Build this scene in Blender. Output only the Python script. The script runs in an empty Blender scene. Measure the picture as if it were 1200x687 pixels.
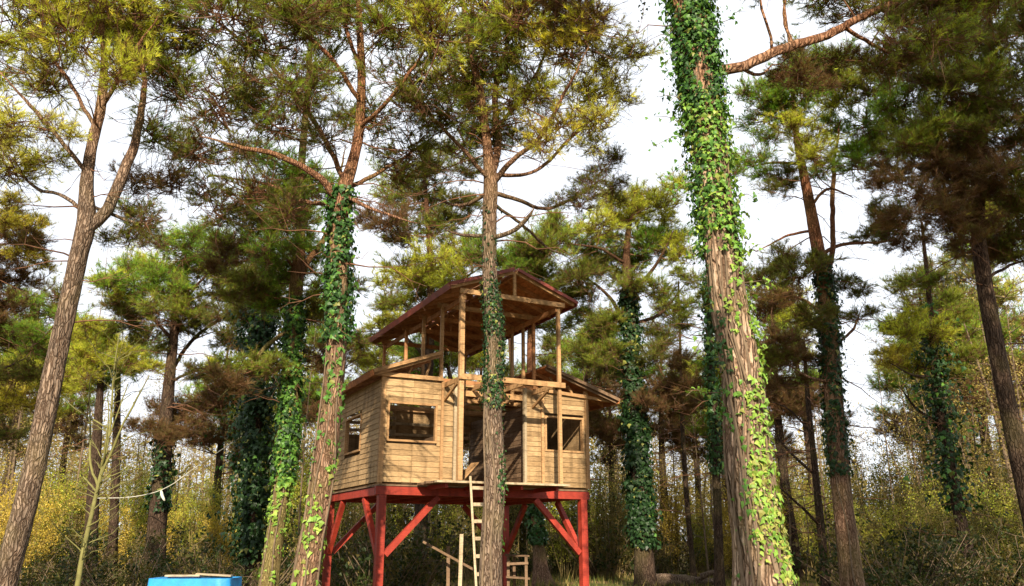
import bpy, math, random
import numpy as np
from mathutils import Vector, Matrix

# ------------------------------------------------------------------ camera, sky, sun, exposure
SC = bpy.context.scene
COL = SC.collection
EYE = 1.65
FPX = 29 / 36 * 1200                       # focal length in photo pixels
PITCH = math.atan((632 - 343.5) / FPX)     # horizon lies at photo row 632
SUN_AZ = math.radians(1.5)                 # to the right of straight behind the camera
SUN_EL = math.radians(26)

cam_d = bpy.data.cameras.new('camera')
cam_d.lens = 29; cam_d.sensor_width = 36; cam_d.clip_end = 2000
cam = bpy.data.objects.new('camera', cam_d); COL.objects.link(cam)
cam.location = (0, 0, EYE); cam.rotation_euler = (math.pi / 2 + PITCH, 0, 0)
SC.camera = cam

W = bpy.data.worlds.new('World'); SC.world = W; W.use_nodes = True
nt = W.node_tree; nt.nodes.clear()
wo = nt.nodes.new('ShaderNodeOutputWorld'); bg = nt.nodes.new('ShaderNodeBackground')
sky = nt.nodes.new('ShaderNodeTexSky'); sky.sky_type = 'NISHITA'; sky.sun_disc = False
sky.sun_elevation = SUN_EL; sky.sun_rotation = math.pi - SUN_AZ
sky.dust_density = 2.0; sky.ozone_density = 1.0
tc = nt.nodes.new('ShaderNodeTexCoord'); nz = nt.nodes.new('ShaderNodeTexNoise')
nz.inputs['Scale'].default_value = 2.2; nz.inputs['Detail'].default_value = 5
cr = nt.nodes.new('ShaderNodeValToRGB')
cr.color_ramp.elements[0].position = 0.30; cr.color_ramp.elements[0].color = (.78, .78, .78, 1)
cr.color_ramp.elements[1].position = 0.62; cr.color_ramp.elements[1].color = (1, 1, 1, 1)
mx = nt.nodes.new('ShaderNodeMixRGB'); mx.inputs[2].default_value = (9.2, 9.6, 10.3, 1)   # thin bright cloud
nt.links.new(tc.outputs['Generated'], nz.inputs['Vector']); nt.links.new(nz.outputs['Fac'], cr.inputs['Fac'])
nt.links.new(cr.outputs['Color'], mx.inputs[0]); nt.links.new(sky.outputs['Color'], mx.inputs[1])
nt.links.new(mx.outputs[0], bg.inputs['Color']); bg.inputs['Strength'].default_value = 0.068
nt.links.new(bg.outputs[0], wo.inputs['Surface'])

sun_d = bpy.data.lights.new('sun', 'SUN'); sun_d.energy = 5.0; sun_d.angle = math.radians(.53)
sun_d.color = (1.0, .87, .68)
sun = bpy.data.objects.new('sun', sun_d); COL.objects.link(sun)
sdir = Vector((math.sin(SUN_AZ) * math.cos(SUN_EL), -math.cos(SUN_AZ) * math.cos(SUN_EL), math.sin(SUN_EL)))
sun.rotation_euler = sdir.to_track_quat('Z', 'Y').to_euler(); sun.location = (0, -20, 30)
vs = SC.view_settings
vs.view_transform = 'Standard'; vs.look = 'None'; vs.gamma = 1; vs.exposure = 1.02; vs.use_curve_mapping = False
SC.cycles.max_bounces = 6; SC.cycles.diffuse_bounces = 3; SC.cycles.transmission_bounces = 3
SC.cycles.use_denoising = True

# ------------------------------------------------------------------ pixel helpers
CP, SP = math.cos(PITCH), math.sin(PITCH)
def ray(px, py):
    x = (px - 600) / FPX; y = (343.5 - py) / FPX
    return np.array([x, CP - SP * y, SP + CP * y])
def at(px, py, Y):
    d = ray(px, py); return np.array([0, 0, EYE]) + d * (Y / d[1])
def msize(w, p):                            # width in photo pixels at point p -> metres
    return w * (p[1] * CP + (p[2] - EYE) * SP) / FPX
def on_ground(px, Y): return np.array([(px - 600) / FPX * (Y * CP - EYE * SP), Y, 0.0])

# ------------------------------------------------------------------ materials
MATS = {}
def N(t, k, **kw):
    n = t.nodes.new(k)
    for a, b in kw.items(): n.inputs[a.replace('_', ' ')].default_value = b
    return n
def base_mat(name):
    m = bpy.data.materials.new(name); m.use_nodes = True; t = m.node_tree
    b = t.nodes['Principled BSDF']; MATS[name] = m
    return m, t, b
def ramp(t, fac, stops):
    r = t.nodes.new('ShaderNodeValToRGB'); e = r.color_ramp.elements
    while len(e) < len(stops): e.new(.5)
    for i, (p, c) in enumerate(stops): e[i].position = p; e[i].color = (*c, 1)
    t.links.new(fac, r.inputs['Fac']); return r.outputs['Color']
def mix(t, kind, fac, a, b):
    n = t.nodes.new('ShaderNodeMixRGB'); n.blend_type = kind
    for i, v in enumerate((fac, a, b)):
        if isinstance(v, (float, int)): n.inputs[i].default_value = v if i == 0 else (v, v, v, 1)
        elif isinstance(v, tuple): n.inputs[i].default_value = (*v, 1)
        else: t.links.new(v, n.inputs[i])
    return n.outputs[0]
def wood(name, col, var=.35, rough=.75, grain=.35, spec=.2):
    m, t, b = base_mat(name)
    geo = N(t, 'ShaderNodeTexCoord'); oi = N(t, 'ShaderNodeObjectInfo')
    add = t.nodes.new('ShaderNodeVectorMath'); add.operation = 'ADD'
    g2 = t.nodes.new('ShaderNodeNewGeometry')
    t.links.new(g2.outputs['Position'], add.inputs[0]); t.links.new(oi.outputs['Random'], add.inputs[1])
    mp = N(t, 'ShaderNodeMapping'); mp.inputs['Scale'].default_value = (2.0, 2.0, 14)
    t.links.new(add.outputs[0], mp.inputs['Vector'])
    n1 = N(t, 'ShaderNodeTexNoise', Scale=4.0, Detail=6.0, Roughness=.65); t.links.new(mp.outputs[0], n1.inputs['Vector'])
    n2 = N(t, 'ShaderNodeTexNoise', Scale=1.3, Detail=3.0); t.links.new(add.outputs[0], n2.inputs['Vector'])
    dk = tuple(c * (1 - grain * 1.3) for c in col); lt = tuple(min(1, c * (1 + grain * .5)) for c in col)
    c1 = ramp(t, n1.outputs['Fac'], [(.3, dk), (.55, col), (.75, lt)])
    v1 = ramp(t, oi.outputs['Random'], [(0, (1 - var, 1 - var * 1.1, 1 - var * 1.25)), (.5, (1, .98, .95)), (1, (1 + var * .25,) * 3)])
    c2 = mix(t, 'MULTIPLY', 1.0, c1, v1)
    v2 = ramp(t, n2.outputs['Fac'], [(.3, (.72, .68, .62)), (.6, (1, 1, 1))])
    c3 = mix(t, 'MULTIPLY', .8, c2, v2)
    mp2 = N(t, 'ShaderNodeMapping'); mp2.inputs['Scale'].default_value = (7, 7, .7); t.links.new(g2.outputs['Position'], mp2.inputs['Vector'])
    n4 = N(t, 'ShaderNodeTexNoise', Scale=1.0, Detail=5.0); t.links.new(mp2.outputs[0], n4.inputs['Vector'])
    c3 = mix(t, 'MULTIPLY', .75, c3, ramp(t, n4.outputs['Fac'], [(.34, (.55, .54, .52)), (.52, (1, 1, 1))]))
    vo = N(t, 'ShaderNodeTexVoronoi', Scale=3.1); t.links.new(add.outputs[0], vo.inputs['Vector'])   # knots
    k = ramp(t, vo.outputs['Distance'], [(.03, (.35, .25, .18)), (.09, (1, 1, 1))])
    c4 = mix(t, 'MULTIPLY', .7, c3, k)
    t.links.new(c4, b.inputs['Base Color']); b.inputs['Roughness'].default_value = rough
    b.inputs['Specular IOR Level'].default_value = spec
    bp = N(t, 'ShaderNodeBump', Strength=.25, Distance=.01); t.links.new(n1.outputs['Fac'], bp.inputs['Height'])
    t.links.new(bp.outputs[0], b.inputs['Normal'])
    return m
def bark(name, dark, midc, light, upper, z0, z1, scale=1.0, moss=0.0):
    m, t, b = base_mat(name)
    g = N(t, 'ShaderNodeNewGeometry'); mp = N(t, 'ShaderNodeMapping'); mp.inputs['Scale'].default_value = (1, 1, .17)
    nd = N(t, 'ShaderNodeTexNoise', Scale=5.0, Detail=3.0)
    t.links.new(g.outputs['Position'], nd.inputs['Vector'])
    ad = t.nodes.new('ShaderNodeVectorMath'); ad.operation = 'MULTIPLY_ADD'
    t.links.new(nd.outputs['Color'], ad.inputs[0]); ad.inputs[1].default_value = (.10, .10, .55)
    t.links.new(g.outputs['Position'], ad.inputs[2]); t.links.new(ad.outputs[0], mp.inputs['Vector'])
    v = N(t, 'ShaderNodeTexVoronoi', Scale=24 / scale); v.feature = 'DISTANCE_TO_EDGE'
    t.links.new(mp.outputs[0], v.inputs['Vector'])
    vc = N(t, 'ShaderNodeTexVoronoi', Scale=24 / scale); t.links.new(mp.outputs[0], vc.inputs['Vector'])
    n2 = N(t, 'ShaderNodeTexNoise', Scale=26.0, Detail=6.0, Roughness=.7); t.links.new(mp.outputs[0], n2.inputs['Vector'])
    n3 = N(t, 'ShaderNodeTexNoise', Scale=1.1, Detail=4.0); t.links.new(g.outputs['Position'], n3.inputs['Vector'])
    plate = ramp(t, n2.outputs['Fac'], [(.25, dark), (.5, midc), (.75, light)])
    vbw = ramp(t, vc.outputs['Color'], [(.2, (.62, .60, .58)), (.8, (1.15, 1.1, 1.05))]); pl2 = mix(t, 'MULTIPLY', .8, plate, vbw)
    up = ramp(t, n2.outputs['Fac'], [(.25, tuple(c * .55 for c in upper)), (.7, upper)])
    sx = N(t, 'ShaderNodeSeparateXYZ'); t.links.new(g.outputs['Position'], sx.inputs[0])
    mr = N(t, 'ShaderNodeMapRange', From_Min=z0, From_Max=z1); t.links.new(sx.outputs['Z'], mr.inputs['Value'])
    c = mix(t, 'MIX', mr.outputs['Result'], pl2, up)
    cr_ = ramp(t, v.outputs['Distance'], [(.0, (.20, .15, .12)), (.08, (.62, .57, .52)), (.22, (1, 1, 1))])
    c = mix(t, 'MULTIPLY', .9, c, cr_)
    ms = ramp(t, n3.outputs['Fac'], [(.50 - .1 * moss, (0, 0, 0)), (.66, (1, 1, 1))])
    mm = t.nodes.new('ShaderNodeMath'); mm.operation = 'MULTIPLY'; mm.inputs[1].default_value = moss
    t.links.new(ms, mm.inputs[0])
    c = mix(t, 'MIX', mm.outputs[0], c, (.17, .16, .045))
    t.links.new(c, b.inputs['Base Color']); b.inputs['Roughness'].default_value = .9
    b.inputs['Specular IOR Level'].default_value = .12
    hr = ramp(t, v.outputs['Distance'], [(0, (0, 0, 0)), (.22, (1, 1, 1))])
    hh = mix(t, 'MIX', .3, hr, n2.outputs['Fac'])
    bp = N(t, 'ShaderNodeBump', Strength=.9, Distance=.035 * scale); t.links.new(hh, bp.inputs['Height'])
    t.links.new(bp.outputs[0], b.inputs['Normal'])
    return m
def leafy(name, gloss=.25, trans=.35, rough=.45):
    m, t, b = base_mat(name)
    a = t.nodes.new('ShaderNodeVertexColor'); a.layer_name = 'Col'
    t.links.new(a.outputs['Color'], b.inputs['Base Color']); b.inputs['Roughness'].default_value = rough
    b.inputs['Specular IOR Level'].default_value = gloss
    tr = t.nodes.new('ShaderNodeBsdfTranslucent')
    tcol = mix(t, 'MULTIPLY', 1.0, a.outputs['Color'], (1.25, 1.2, .55)); t.links.new(tcol, tr.inputs['Color'])
    ms = t.nodes.new('ShaderNodeMixShader'); ms.inputs[0].default_value = trans
    t.links.new(b.outputs[0], ms.inputs[1]); t.links.new(tr.outputs[0], ms.inputs[2])
    t.links.new(ms.outputs[0], t.nodes['Material Output'].inputs['Surface'])
    return m
def plain(name, col, rough=.6, spec=.3, var=.25, scale=6.0, bump=.15):
    m, t, b = base_mat(name)
    g = N(t, 'ShaderNodeNewGeometry'); n = N(t, 'ShaderNodeTexNoise', Scale=scale, Detail=6.0, Roughness=.65)
    t.links.new(g.outputs['Position'], n.inputs['Vector'])
    c = ramp(t, n.outputs['Fac'], [(.28, tuple(x * (1 - var * 1.6) for x in col)), (.55, col), (.8, tuple(min(1, x * (1 + var)) for x in col))])
    t.links.new(c, b.inputs['Base Color']); b.inputs['Roughness'].default_value = rough
    b.inputs['Specular IOR Level'].default_value = spec
    bp = N(t, 'ShaderNodeBump', Strength=bump, Distance=.01); t.links.new(n.outputs['Fac'], bp.inputs['Height'])
    t.links.new(bp.outputs[0], b.inputs['Normal'])
    return m
wood('clad', (.40, .27, .14), .28)
wood('frame_wood', (.45, .27, .13), .22)
wood('pale_wood', (.46, .37, .25), .2)
wood('roof_board', (.46, .19, .08), .3)
wood('rafter_wood', (.48, .23, .10), .25)
wood('dark_wood', (.20, .13, .08), .3)  # dark timber tone; indoors it also puts shade into the colour
wood('red_paint', (.36, .042, .024), .30, .55, .28, .3)
plain('roof_red', (.22, .05, .035), .5, .35, .25, 4.0)
plain('blue_sheet', (.02, .24, .56), .4, .5, .28, 4.0, .6)
plain('rope', (.6, .58, .48), .8, .2)
bark('bark_big', (.16, .10, .07), (.38, .27, .19), (.60, .49, .37), (.36, .17, .09), 5.5, 9, 1.5, .18)
bark('bark_pine', (.11, .065, .045), (.27, .165, .11), (.43, .31, .22), (.33, .145, .075), 5.5, 9.0, .8, .30)
bark('bark_grey', (.08, .06, .045), (.21, .155, .115), (.37, .29, .22), (.32, .16, .085), 7.0, 9.5, .85, .20)
bark('bark_mossy', (.10, .08, .035), (.26, .20, .09), (.44, .36, .18), (.22, .10, .05), 5.0, 8.0, .7, .8)
bark('bark_far', (.03, .022, .018), (.08, .055, .04), (.15, .10, .07), (.15, .075, .04), 7.0, 13.0, 1.0, .15)  # darker pine bark: shade back in the wood put into the colour
plain('twig', (.17, .085, .048), .85, .1, .3, 9.0)
plain('twig_grey', (.16, .115, .075), .85, .1, .3, 9.0)
plain('twig_gold', (.20, .15, .06), .85, .1, .3, 5.0)
plain('sapling_bark', (.165, .155, .05), .7, .2, .3, 9.0)
leafy('needles', .25, .5); leafy('ivy_leaf', .28, .25, .45); leafy('soft_leaf', .2, .4, .5)

# ------------------------------------------------------------------ mesh helpers
class G:
    """collects triangles of one mesh object"""
    def __init__(s): s.v = []; s.f = []; s.c = []; s.n = 0
    def add(s, v, f, c=None):
        v = np.asarray(v, float).reshape(-1, 3); f = np.asarray(f, int).reshape(-1, 3)
        s.v.append(v); s.f.append(f + s.n); s.n += len(v)
        if c is not None: s.c.append(np.broadcast_to(np.asarray(c, float), (len(v), 3)))
    def mesh(s, name, mat, smooth=True):
        me = bpy.data.meshes.new(name)
        if not s.v: return me
        v = np.concatenate(s.v).astype(np.float32); f = np.concatenate(s.f).astype(np.int32)
        me.vertices.add(len(v)); me.vertices.foreach_set('co', v.ravel())
        me.loops.add(f.size); me.loops.foreach_set('vertex_index', f.ravel())
        me.polygons.add(len(f)); me.polygons.foreach_set('loop_start', np.arange(0, f.size, 3, dtype=np.int32))
        me.polygons.foreach_set('use_smooth', np.full(len(f), smooth))
        me.update(calc_edges=True)
        if s.c:
            c = np.concatenate(s.c); a = me.color_attributes.new('Col', 'FLOAT_COLOR', 'POINT')
            a.data.foreach_set('color', np.concatenate([c, np.ones((len(c), 1))], 1).astype(np.float32).ravel())
        me.materials.append(MATS[mat]); return me
    def obj(s, name, mat, parent=None, smooth=True, kind=None):
        return link(name, s.mesh(name, mat, smooth), parent, kind)
def link(name, data, parent=None, kind=None):
    o = bpy.data.objects.new(name, data); COL.objects.link(o); o.parent = parent
    if kind: o['kind'] = kind
    return o
def tag(o, label, cat, group=None):
    o['label'] = label; o['category'] = cat
    if group: o['group'] = group
    return o
def thing(name, label, cat, loc=(0, 0, 0), rz=0, group=None):
    o = link(name, None); o.location = loc; o.rotation_euler.z = rz; o.empty_display_size = .2
    return tag(o, label, cat, group)
def copy_tree(o, parent=None):
    c = o.copy(); COL.objects.link(c); c.parent = parent
    for ch in list(o.children): copy_tree(ch, c)
    return c
def unit(a): return a / np.maximum(np.linalg.norm(a, axis=-1, keepdims=True), 1e-9)
def tube(g, pts, rad, sides=6, col=None, disp=None, cap=True):
    pts = np.asarray(pts, float); n = len(pts); rad = np.broadcast_to(np.asarray(rad, float), (n,))
    tg = np.gradient(pts, axis=0); tg = unit(tg)
    ref = np.array([0, 1, 0.]) if abs(tg[0][1]) < .8 else np.array([1, 0, 0.])
    xs = []; x = unit(np.cross(ref, tg[0]))
    for i in range(n):
        x = unit(x - tg[i] * (x @ tg[i])); xs.append(x)
    xs = np.array(xs); ys = np.cross(tg, xs)
    a = np.linspace(0, 2 * math.pi, sides, endpoint=False)
    R = rad[:, None] * np.ones((1, sides))
    if disp is not None: R = R + disp(a[None, :], np.cumsum(np.r_[0, np.linalg.norm(np.diff(pts, axis=0), axis=1)])[:, None])
    v = pts[:, None, :] + R[..., None] * (np.cos(a)[None, :, None] * xs[:, None, :] + np.sin(a)[None, :, None] * ys[:, None, :])
    i = np.arange(n - 1)[:, None] * sides; j = np.arange(sides)[None, :]; k = (j + 1) % sides
    f = np.concatenate([np.stack([i + j, i + k, i + sides + k], -1).reshape(-1, 3), np.stack([i + j, i + sides + k, i + sides + j], -1).reshape(-1, 3)])
    v = v.reshape(-1, 3)
    if cap and sides > 3:
        v = np.concatenate([v, pts[-1:]]); t = len(v) - 1; b = (n - 1) * sides
        f = np.concatenate([f, np.stack([b + j[0], b + k[0], np.full(sides, t)], -1)])
    g.add(v, f, col)
def spline(P, n):
    """Catmull-Rom through the rows of P"""
    P = np.asarray(P, float); m = len(P)
    if m == 2: return P[0] + (P[1] - P[0]) * np.linspace(0, 1, n)[:, None]
    Q = np.concatenate([[2 * P[0] - P[1]], P, [2 * P[-1] - P[-2]]])
    d = np.r_[0, np.cumsum(np.linalg.norm(np.diff(P[:, :3], axis=0), axis=1))]
    s = np.linspace(0, d[-1], n); i = np.clip(np.searchsorted(d, s, 'right') - 1, 0, m - 2)
    t = ((s - d[i]) / np.maximum(d[i + 1] - d[i], 1e-9))[:, None]
    a, b, c, e = Q[i], Q[i + 1], Q[i + 2], Q[i + 3]
    return .5 * (2 * b + (c - a) * t + (2 * a - 5 * b + 4 * c - e) * t * t + (3 * b - a - 3 * c + e) * t ** 3)

CUBE = {}
def cube(mat):
    if mat not in CUBE:
        g = G(); v = np.array([[x, y, z] for x in (-.5, .5) for y in (-.5, .5) for z in (-.5, .5)])
        f = [(0, 1, 3), (0, 3, 2), (4, 6, 7), (4, 7, 5), (0, 4, 5), (0, 5, 1), (2, 3, 7), (2, 7, 6), (0, 2, 6), (0, 6, 4), (1, 5, 7), (1, 7, 3)]
        g.add(v, f); CUBE[mat] = g.mesh('timber', mat, False)
    return CUBE[mat]
def bar(parent, name, p0, p1, w, h, mat, up=(0, 0, 1), roll=0):
    """a sawn timber from p0 to p1; w across, h along 'up'"""
    p0 = Vector(p0); p1 = Vector(p1); d = p1 - p0; L = d.length; x = d / L
    u = Vector(up)
    if abs(x.dot(u)) > .98: u = Vector((0, 1, 0))
    y = u.cross(x).normalized(); z = x.cross(y)
    if roll:
        q = Matrix.Rotation(roll, 3, x); y = q @ y; z = q @ z
    o = link(name, cube(mat), parent)
    M = Matrix((x * L, y * w, z * h)).transposed().to_4x4(); M.translation = (p0 + p1) / 2
    o.matrix_basis = M
    return o

# ------------------------------------------------------------------ ground
def make_ground():
    g = G(); n = 120
    xs = np.concatenate([np.linspace(-500, -60, 12), np.linspace(-50, 50, n), np.linspace(60, 500, 12)])
    ys = np.concatenate([np.linspace(-300, -30, 8), np.linspace(-20, 80, n), np.linspace(90, 800, 12)])
    X, Y = np.meshgrid(xs, ys)
    Z = .05 * np.sin(X * .9 + 1) * np.sin(Y * .7) + .035 * np.sin(X * 2.3 + Y * 1.7)
    Z = Z * (np.abs(X) < 60) * (Y < 85) - .04
    v = np.stack([X, Y, Z], -1).reshape(-1, 3); w = len(xs); h = len(ys)
    i = (np.arange(h - 1)[:, None] * w + np.arange(w - 1)[None, :]).ravel()
    f = np.concatenate([np.stack([i, i + 1, i + w + 1], -1), np.stack([i, i + w + 1, i + w], -1)])
    g.add(v, f)
    m, t, b = base_mat('forest_floor')
    ge = N(t, 'ShaderNodeNewGeometry')
    n1 = N(t, 'ShaderNodeTexNoise', Scale=.35, Detail=6.0); n2 = N(t, 'ShaderNodeTexNoise', Scale=9.0, Detail=8.0, Roughness=.75)
    for q in (n1, n2): t.links.new(ge.outputs['Position'], q.inputs['Vector'])
    a = ramp(t, n2.outputs['Fac'], [(.3, (.045, .028, .014)), (.5, (.16, .10, .045)), (.72, (.33, .22, .10))])
    gr = ramp(t, n2.outputs['Fac'], [(.3, (.03, .035, .012)), (.6, (.12, .12, .03)), (.8, (.24, .20, .06))])
    fa = ramp(t, n1.outputs['Fac'], [(.42, (0, 0, 0)), (.58, (1, 1, 1))])
    t.links.new(mix(t, 'MIX', fa, a, gr), b.inputs['Base Color']); b.inputs['Roughness'].default_value = .95
    b.inputs['Specular IOR Level'].default_value = .1
    bp = N(t, 'ShaderNodeBump', Strength=.8, Distance=.06); t.links.new(n2.outputs['Fac'], bp.inputs['Height']); t.links.new(bp.outputs[0], b.inputs['Normal'])
    o = g.obj('ground', 'forest_floor'); o['kind'] = 'structure'
make_ground()

# ------------------------------------------------------------------ the stilt house (local axes: x along the facade, y to the back, z up)
HW, HD, FZ, TZ = 5.32, 4.5, 2.85, 5.17
house = thing('stilt_house', 'unfinished timber cabin on red stilts with open upper gable roof', 'house', (-2.896, 18.421, 0), math.radians(26.59))
rnd = random.Random(5)
def jit(a): return rnd.uniform(-a, a)
posts = []
for (x, y) in ((.1, .1), (HW - .1, .1), (.1, HD - .1), (HW - .1, HD - .1)):
    p = bar(house, 'stilt_post', (x, y, -.12), (x, y, FZ - .27), .17, .17, 'red_paint', (0, 1, 0)); posts.append((p, x, y))
def brace(x0, y0, z0, x1, y1, z1): bar(house, 'brace', (x0, y0, z0), (x1, y1, z1), .11, .13, 'red_paint')
bz0, bz1 = 1.33, FZ - .29
for x, s in ((.1, 1), (HW - .1, -1)):
    for y, q in ((.1, 1), (HD - .1, -1)):
        brace(x + s * .12, y, bz0, x + s * 1.32, y, bz1)
        brace(x, y + q * .12, bz0, x, y + q * 1.25, bz1)
for y in (.1, HD - .1): bar(house, 'platform_beam', (-.06, y, FZ - .175), (HW + .06, y, FZ - .175), .15, .18, 'red_paint')
for x in (.1, HW - .1): bar(house, 'platform_beam', (x, .18, FZ - .178), (x, HD - .18, FZ - .178), .14, .17, 'red_paint')
for i in range(1, 8):
    x = .1 + (HW - .2) * i / 8
    bar(house, 'floor_joist', (x, .18, FZ - .165), (x, HD - .18, FZ - .165), .07, .14, 'red_paint')
floor = bar(house, 'floor', (0, HD / 2, FZ - .062), (HW, HD / 2, FZ - .062), HD, .03, 'dark_wood')
nb = 30
for i in range(nb):
    y = .06 + (HD - .12) * (i + .5) / nb
    bar(house, 'floor_board', (.02, y, FZ - .032), (HW - .02, y, FZ - .032), HD / nb - .012, .024, 'frame_wood')
# porch ledge in front of the doorway
PY = -1.2
for x in (1.15, 2.05, 2.95, 3.85): bar(house, 'porch_joist', (x, PY + .12, FZ - .10), (x, .2, FZ - .10), .06, .09, 'red_paint')
for i in range(8):
    y = PY + .02 + i * .148
    bar(house, 'deck_board', (.84 + jit(.06), y, FZ - .03), (4.06 + jit(.06), y, FZ - .03), .136, .045, 'pale_wood' if i == 0 else 'dark_wood')

BH = .118
def clad(wall, axis, const, a0, a1, z0, z1, holes=(), out=-1, joints=()):
    """horizontal boards between a0 and a1, cut round the openings"""
    z = z0
    while z < z1 - .02:
        h = min(BH, z1 - z); segs = [(a0, a1)]
        for (h0, h1, w0, w1) in holes:
            if z + h > w0 + .03 and z < w1 - .03:
                ns = []
                for s in segs:
                    if h0 > s[0] + .02: ns.append((s[0], min(h0, s[1])))
                    if h1 < s[1] - .02: ns.append((max(h1, s[0]), s[1]))
                segs = ns
        for s in segs:
            cuts = [s[0]] + sorted(j + jit(.002) for j in joints if s[0] + .1 < j < s[1] - .1) + [s[1]]
            for c0, c1 in zip(cuts, cuts[1:]):
                zc = z + h / 2; d = const + out * (.012 + rnd.uniform(0, .006))
                if axis == 'x': p, q = (c0 + .003, d, zc), (c1 - .003, d, zc)
                else: p, q = (d, c0 + .003, zc), (d, c1 - .003, zc)
                o = bar(wall, 'plank', p, q, .020, h + .014, 'clad', roll=(-.13 if out < 0 else .13) * (1 if axis == 'x' else -1))
        z += BH
def plate_mesh(boxes, mat, name, parent):
    g = G(); base = cube(mat); v0 = np.array([w.co[:] for w in base.vertices]); f0 = np.array([list(p.vertices) for p in base.polygons])
    for (x0, x1, y0, y1, z0, z1) in boxes:
        g.add(v0 * [x1 - x0, y1 - y0, z1 - z0] + [(x0 + x1) / 2, (y0 + y1) / 2, (z0 + z1) / 2], f0)
    return g.obj(name, mat, parent, False)
def studv(wall, x, y, w=.085, d=.07, z0=FZ, z1=TZ, mat='frame_wood'):
    bar(wall, 'stud', (x, y, z0), (x, y, z1), w, d, mat, (0, 1, 0))
def window(wall, axis, c, a0, a1, z0, z1, t=.045, d=.10):
    """four members of an unglazed window frame"""
    g = []
    if axis == 'x':
        g = [(a0, a1, c - d / 2, c + d / 2, z0, z0 + t), (a0, a1, c - d / 2, c + d / 2, z1 - t, z1),
             (a0, a0 + t, c - d / 2, c + d / 2, z0 + t, z1 - t), (a1 - t, a1, c - d / 2, c + d / 2, z0 + t, z1 - t)]
    else:
        g = [(c - d / 2, c + d / 2, a0, a1, z0, z0 + t), (c - d / 2, c + d / 2, a0, a1, z1 - t, z1),
             (c - d / 2, c + d / 2, a0, a0 + t, z0 + t, z1 - t), (c - d / 2, c + d / 2, a1 - t, a1, z0 + t, z1 - t)]
    return plate_mesh(g, 'frame_wood', 'window_frame', wall)
WL = (.11, 1.30, 3.74, 4.63); WR = (4.12, 5.22, 3.69, 4.56)
def wall_of(name, x0, x1, y0, y1):
    w = plate_mesh([(x0, x1, y0, y1, FZ, FZ + .05)], 'frame_wood', name, house)
    plate_mesh([(x0, x1, y0, y1, TZ - .06, TZ)], 'frame_wood', 'top_plate', w); return w
fw = wall_of('front_wall', 0, HW, .02, .09)
clad(fw, 'x', 0, .05, 1.39, FZ + .01, TZ - .02, [WL], joints=(.72,))
clad(fw, 'x', 0, 1.45, 1.70, FZ + .01, TZ - .02)
clad(fw, 'x', 0, 3.62, 4.01, FZ + .01, TZ - .02)
clad(fw, 'x', 0, 4.09, HW - .05, FZ + .01, TZ - .02, [WR])
for x in (0, HW): studv(fw, x, .0, .10, .10, FZ - .02, TZ + .03)
for x, m in ((1.42, 'frame_wood'), (1.745, 'pale_wood'), (3.575, 'pale_wood'), (4.05, 'frame_wood')): studv(fw, x, -.02, .065, .09, FZ, TZ + .02, m)
window(fw, 'x', .0, *WL); window(fw, 'x', .0, *WR)
lw = wall_of('side_wall', .02, .09, .1, HD - .1)
clad(lw, 'y', 0, .05, HD - .05, FZ + .01, TZ - .02, [(1.5, 2.85, 3.65, 4.55)], -1, joints=(1.46, 2.95))
window(lw, 'y', .0, 1.5, 2.85, 3.65, 4.55); studv(lw, 0, HD, .1, .1)
rw = wall_of('side_wall', HW - .09, HW - .02, .1, HD - .1)
clad(rw, 'y', HW, .05, HD - .05, FZ + .01, TZ - .02, [], 1, joints=(1.46, 2.95)); studv(rw, HW, HD, .1, .1)
bw = wall_of('back_wall', .1, HW - .1, HD - .09, HD - .02)
clad(bw, 'x', HD, .05, HW - .05, FZ + .01, TZ - .02, [(.35, 1.75, 4.42, 5.02), (3.5, 4.1, 3.6, 4.6)], 1, joints=(1.8, 3.5))
for k in range(3): bar(bw, 'slat', (.3, HD - .12, 4.5 + k * .2), (1.8, HD - .12, 4.52 + k * .2 + jit(.03)), .03, .085, 'pale_wood')
# inner partitions with open slats, seen through the window and the doorway
for x in (1.42, 4.05):
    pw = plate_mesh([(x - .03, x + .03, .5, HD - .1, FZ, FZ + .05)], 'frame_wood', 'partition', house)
    for k in range(9 if x < 2 else 17): bar(pw, 'plank', (x + .04, .5, FZ + .12 + k * BH), (x + .04, HD - .12, FZ + .12 + k * BH), .02, BH - .012, 'dark_wood')  # dark boards: the shade in the doorway is put into their colour
for k in range(4): bar(house, 'ceiling_joist', (.1, .55 + k * .95, TZ - .13), (HW - .1, .55 + k * .95, TZ - .13), .06, .10, 'frame_wood')
for k in range(3): bar(house, 'wall_rail', (1.5, HD - .14, 4.15 + k * .3), (4.0, HD - .14, 4.15 + k * .3), .05, .07, 'pale_wood')
bar(house, 'leaning_board', (2.0, .5, FZ + .0), (2.55, .6, FZ + .55), .3, .025, 'frame_wood')
# front posts and loft beams
def rpost(x, y, z0, z1, w=.085, mat='frame_wood'): bar(house, 'roof_post', (x, y, z0), (x, y, z1), w, w, mat, (0, 1, 0))
UE, UP_ = 7.06, 7.60                        # upper roof: eave and ridge undersides
rpost(1.38, PY, FZ, UE, .105); rpost(3.87, PY, FZ, UE - .02, .075)
for y, z0 in ((0, TZ + .03), (1.25, 5.0), (2.55, 5.0), (HD - .1, TZ)): rpost(1.38, y + .0, z0, UE - .02, .075, 'frame_wood' if y < 2 else 'rafter_wood')
for y, z0 in ((.05, TZ + .03), (.62, 5.0), (1.25, 5.0), (2.55, 5.0), (HD - .1, TZ)): rpost(3.87, y, z0, UE - .02, .07, 'rafter_wood' if y in (.05, 2.55) else 'frame_wood')
bar(house, 'loft_beam', (1.30, PY - .085, 5.08), (3.98, PY - .085, 5.08), .05, .12, 'frame_wood')
bar(house, 'loft_beam', (1.5, .14, TZ - .2), (3.8, .14, TZ - .2), .06, .13, 'frame_wood')
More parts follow.
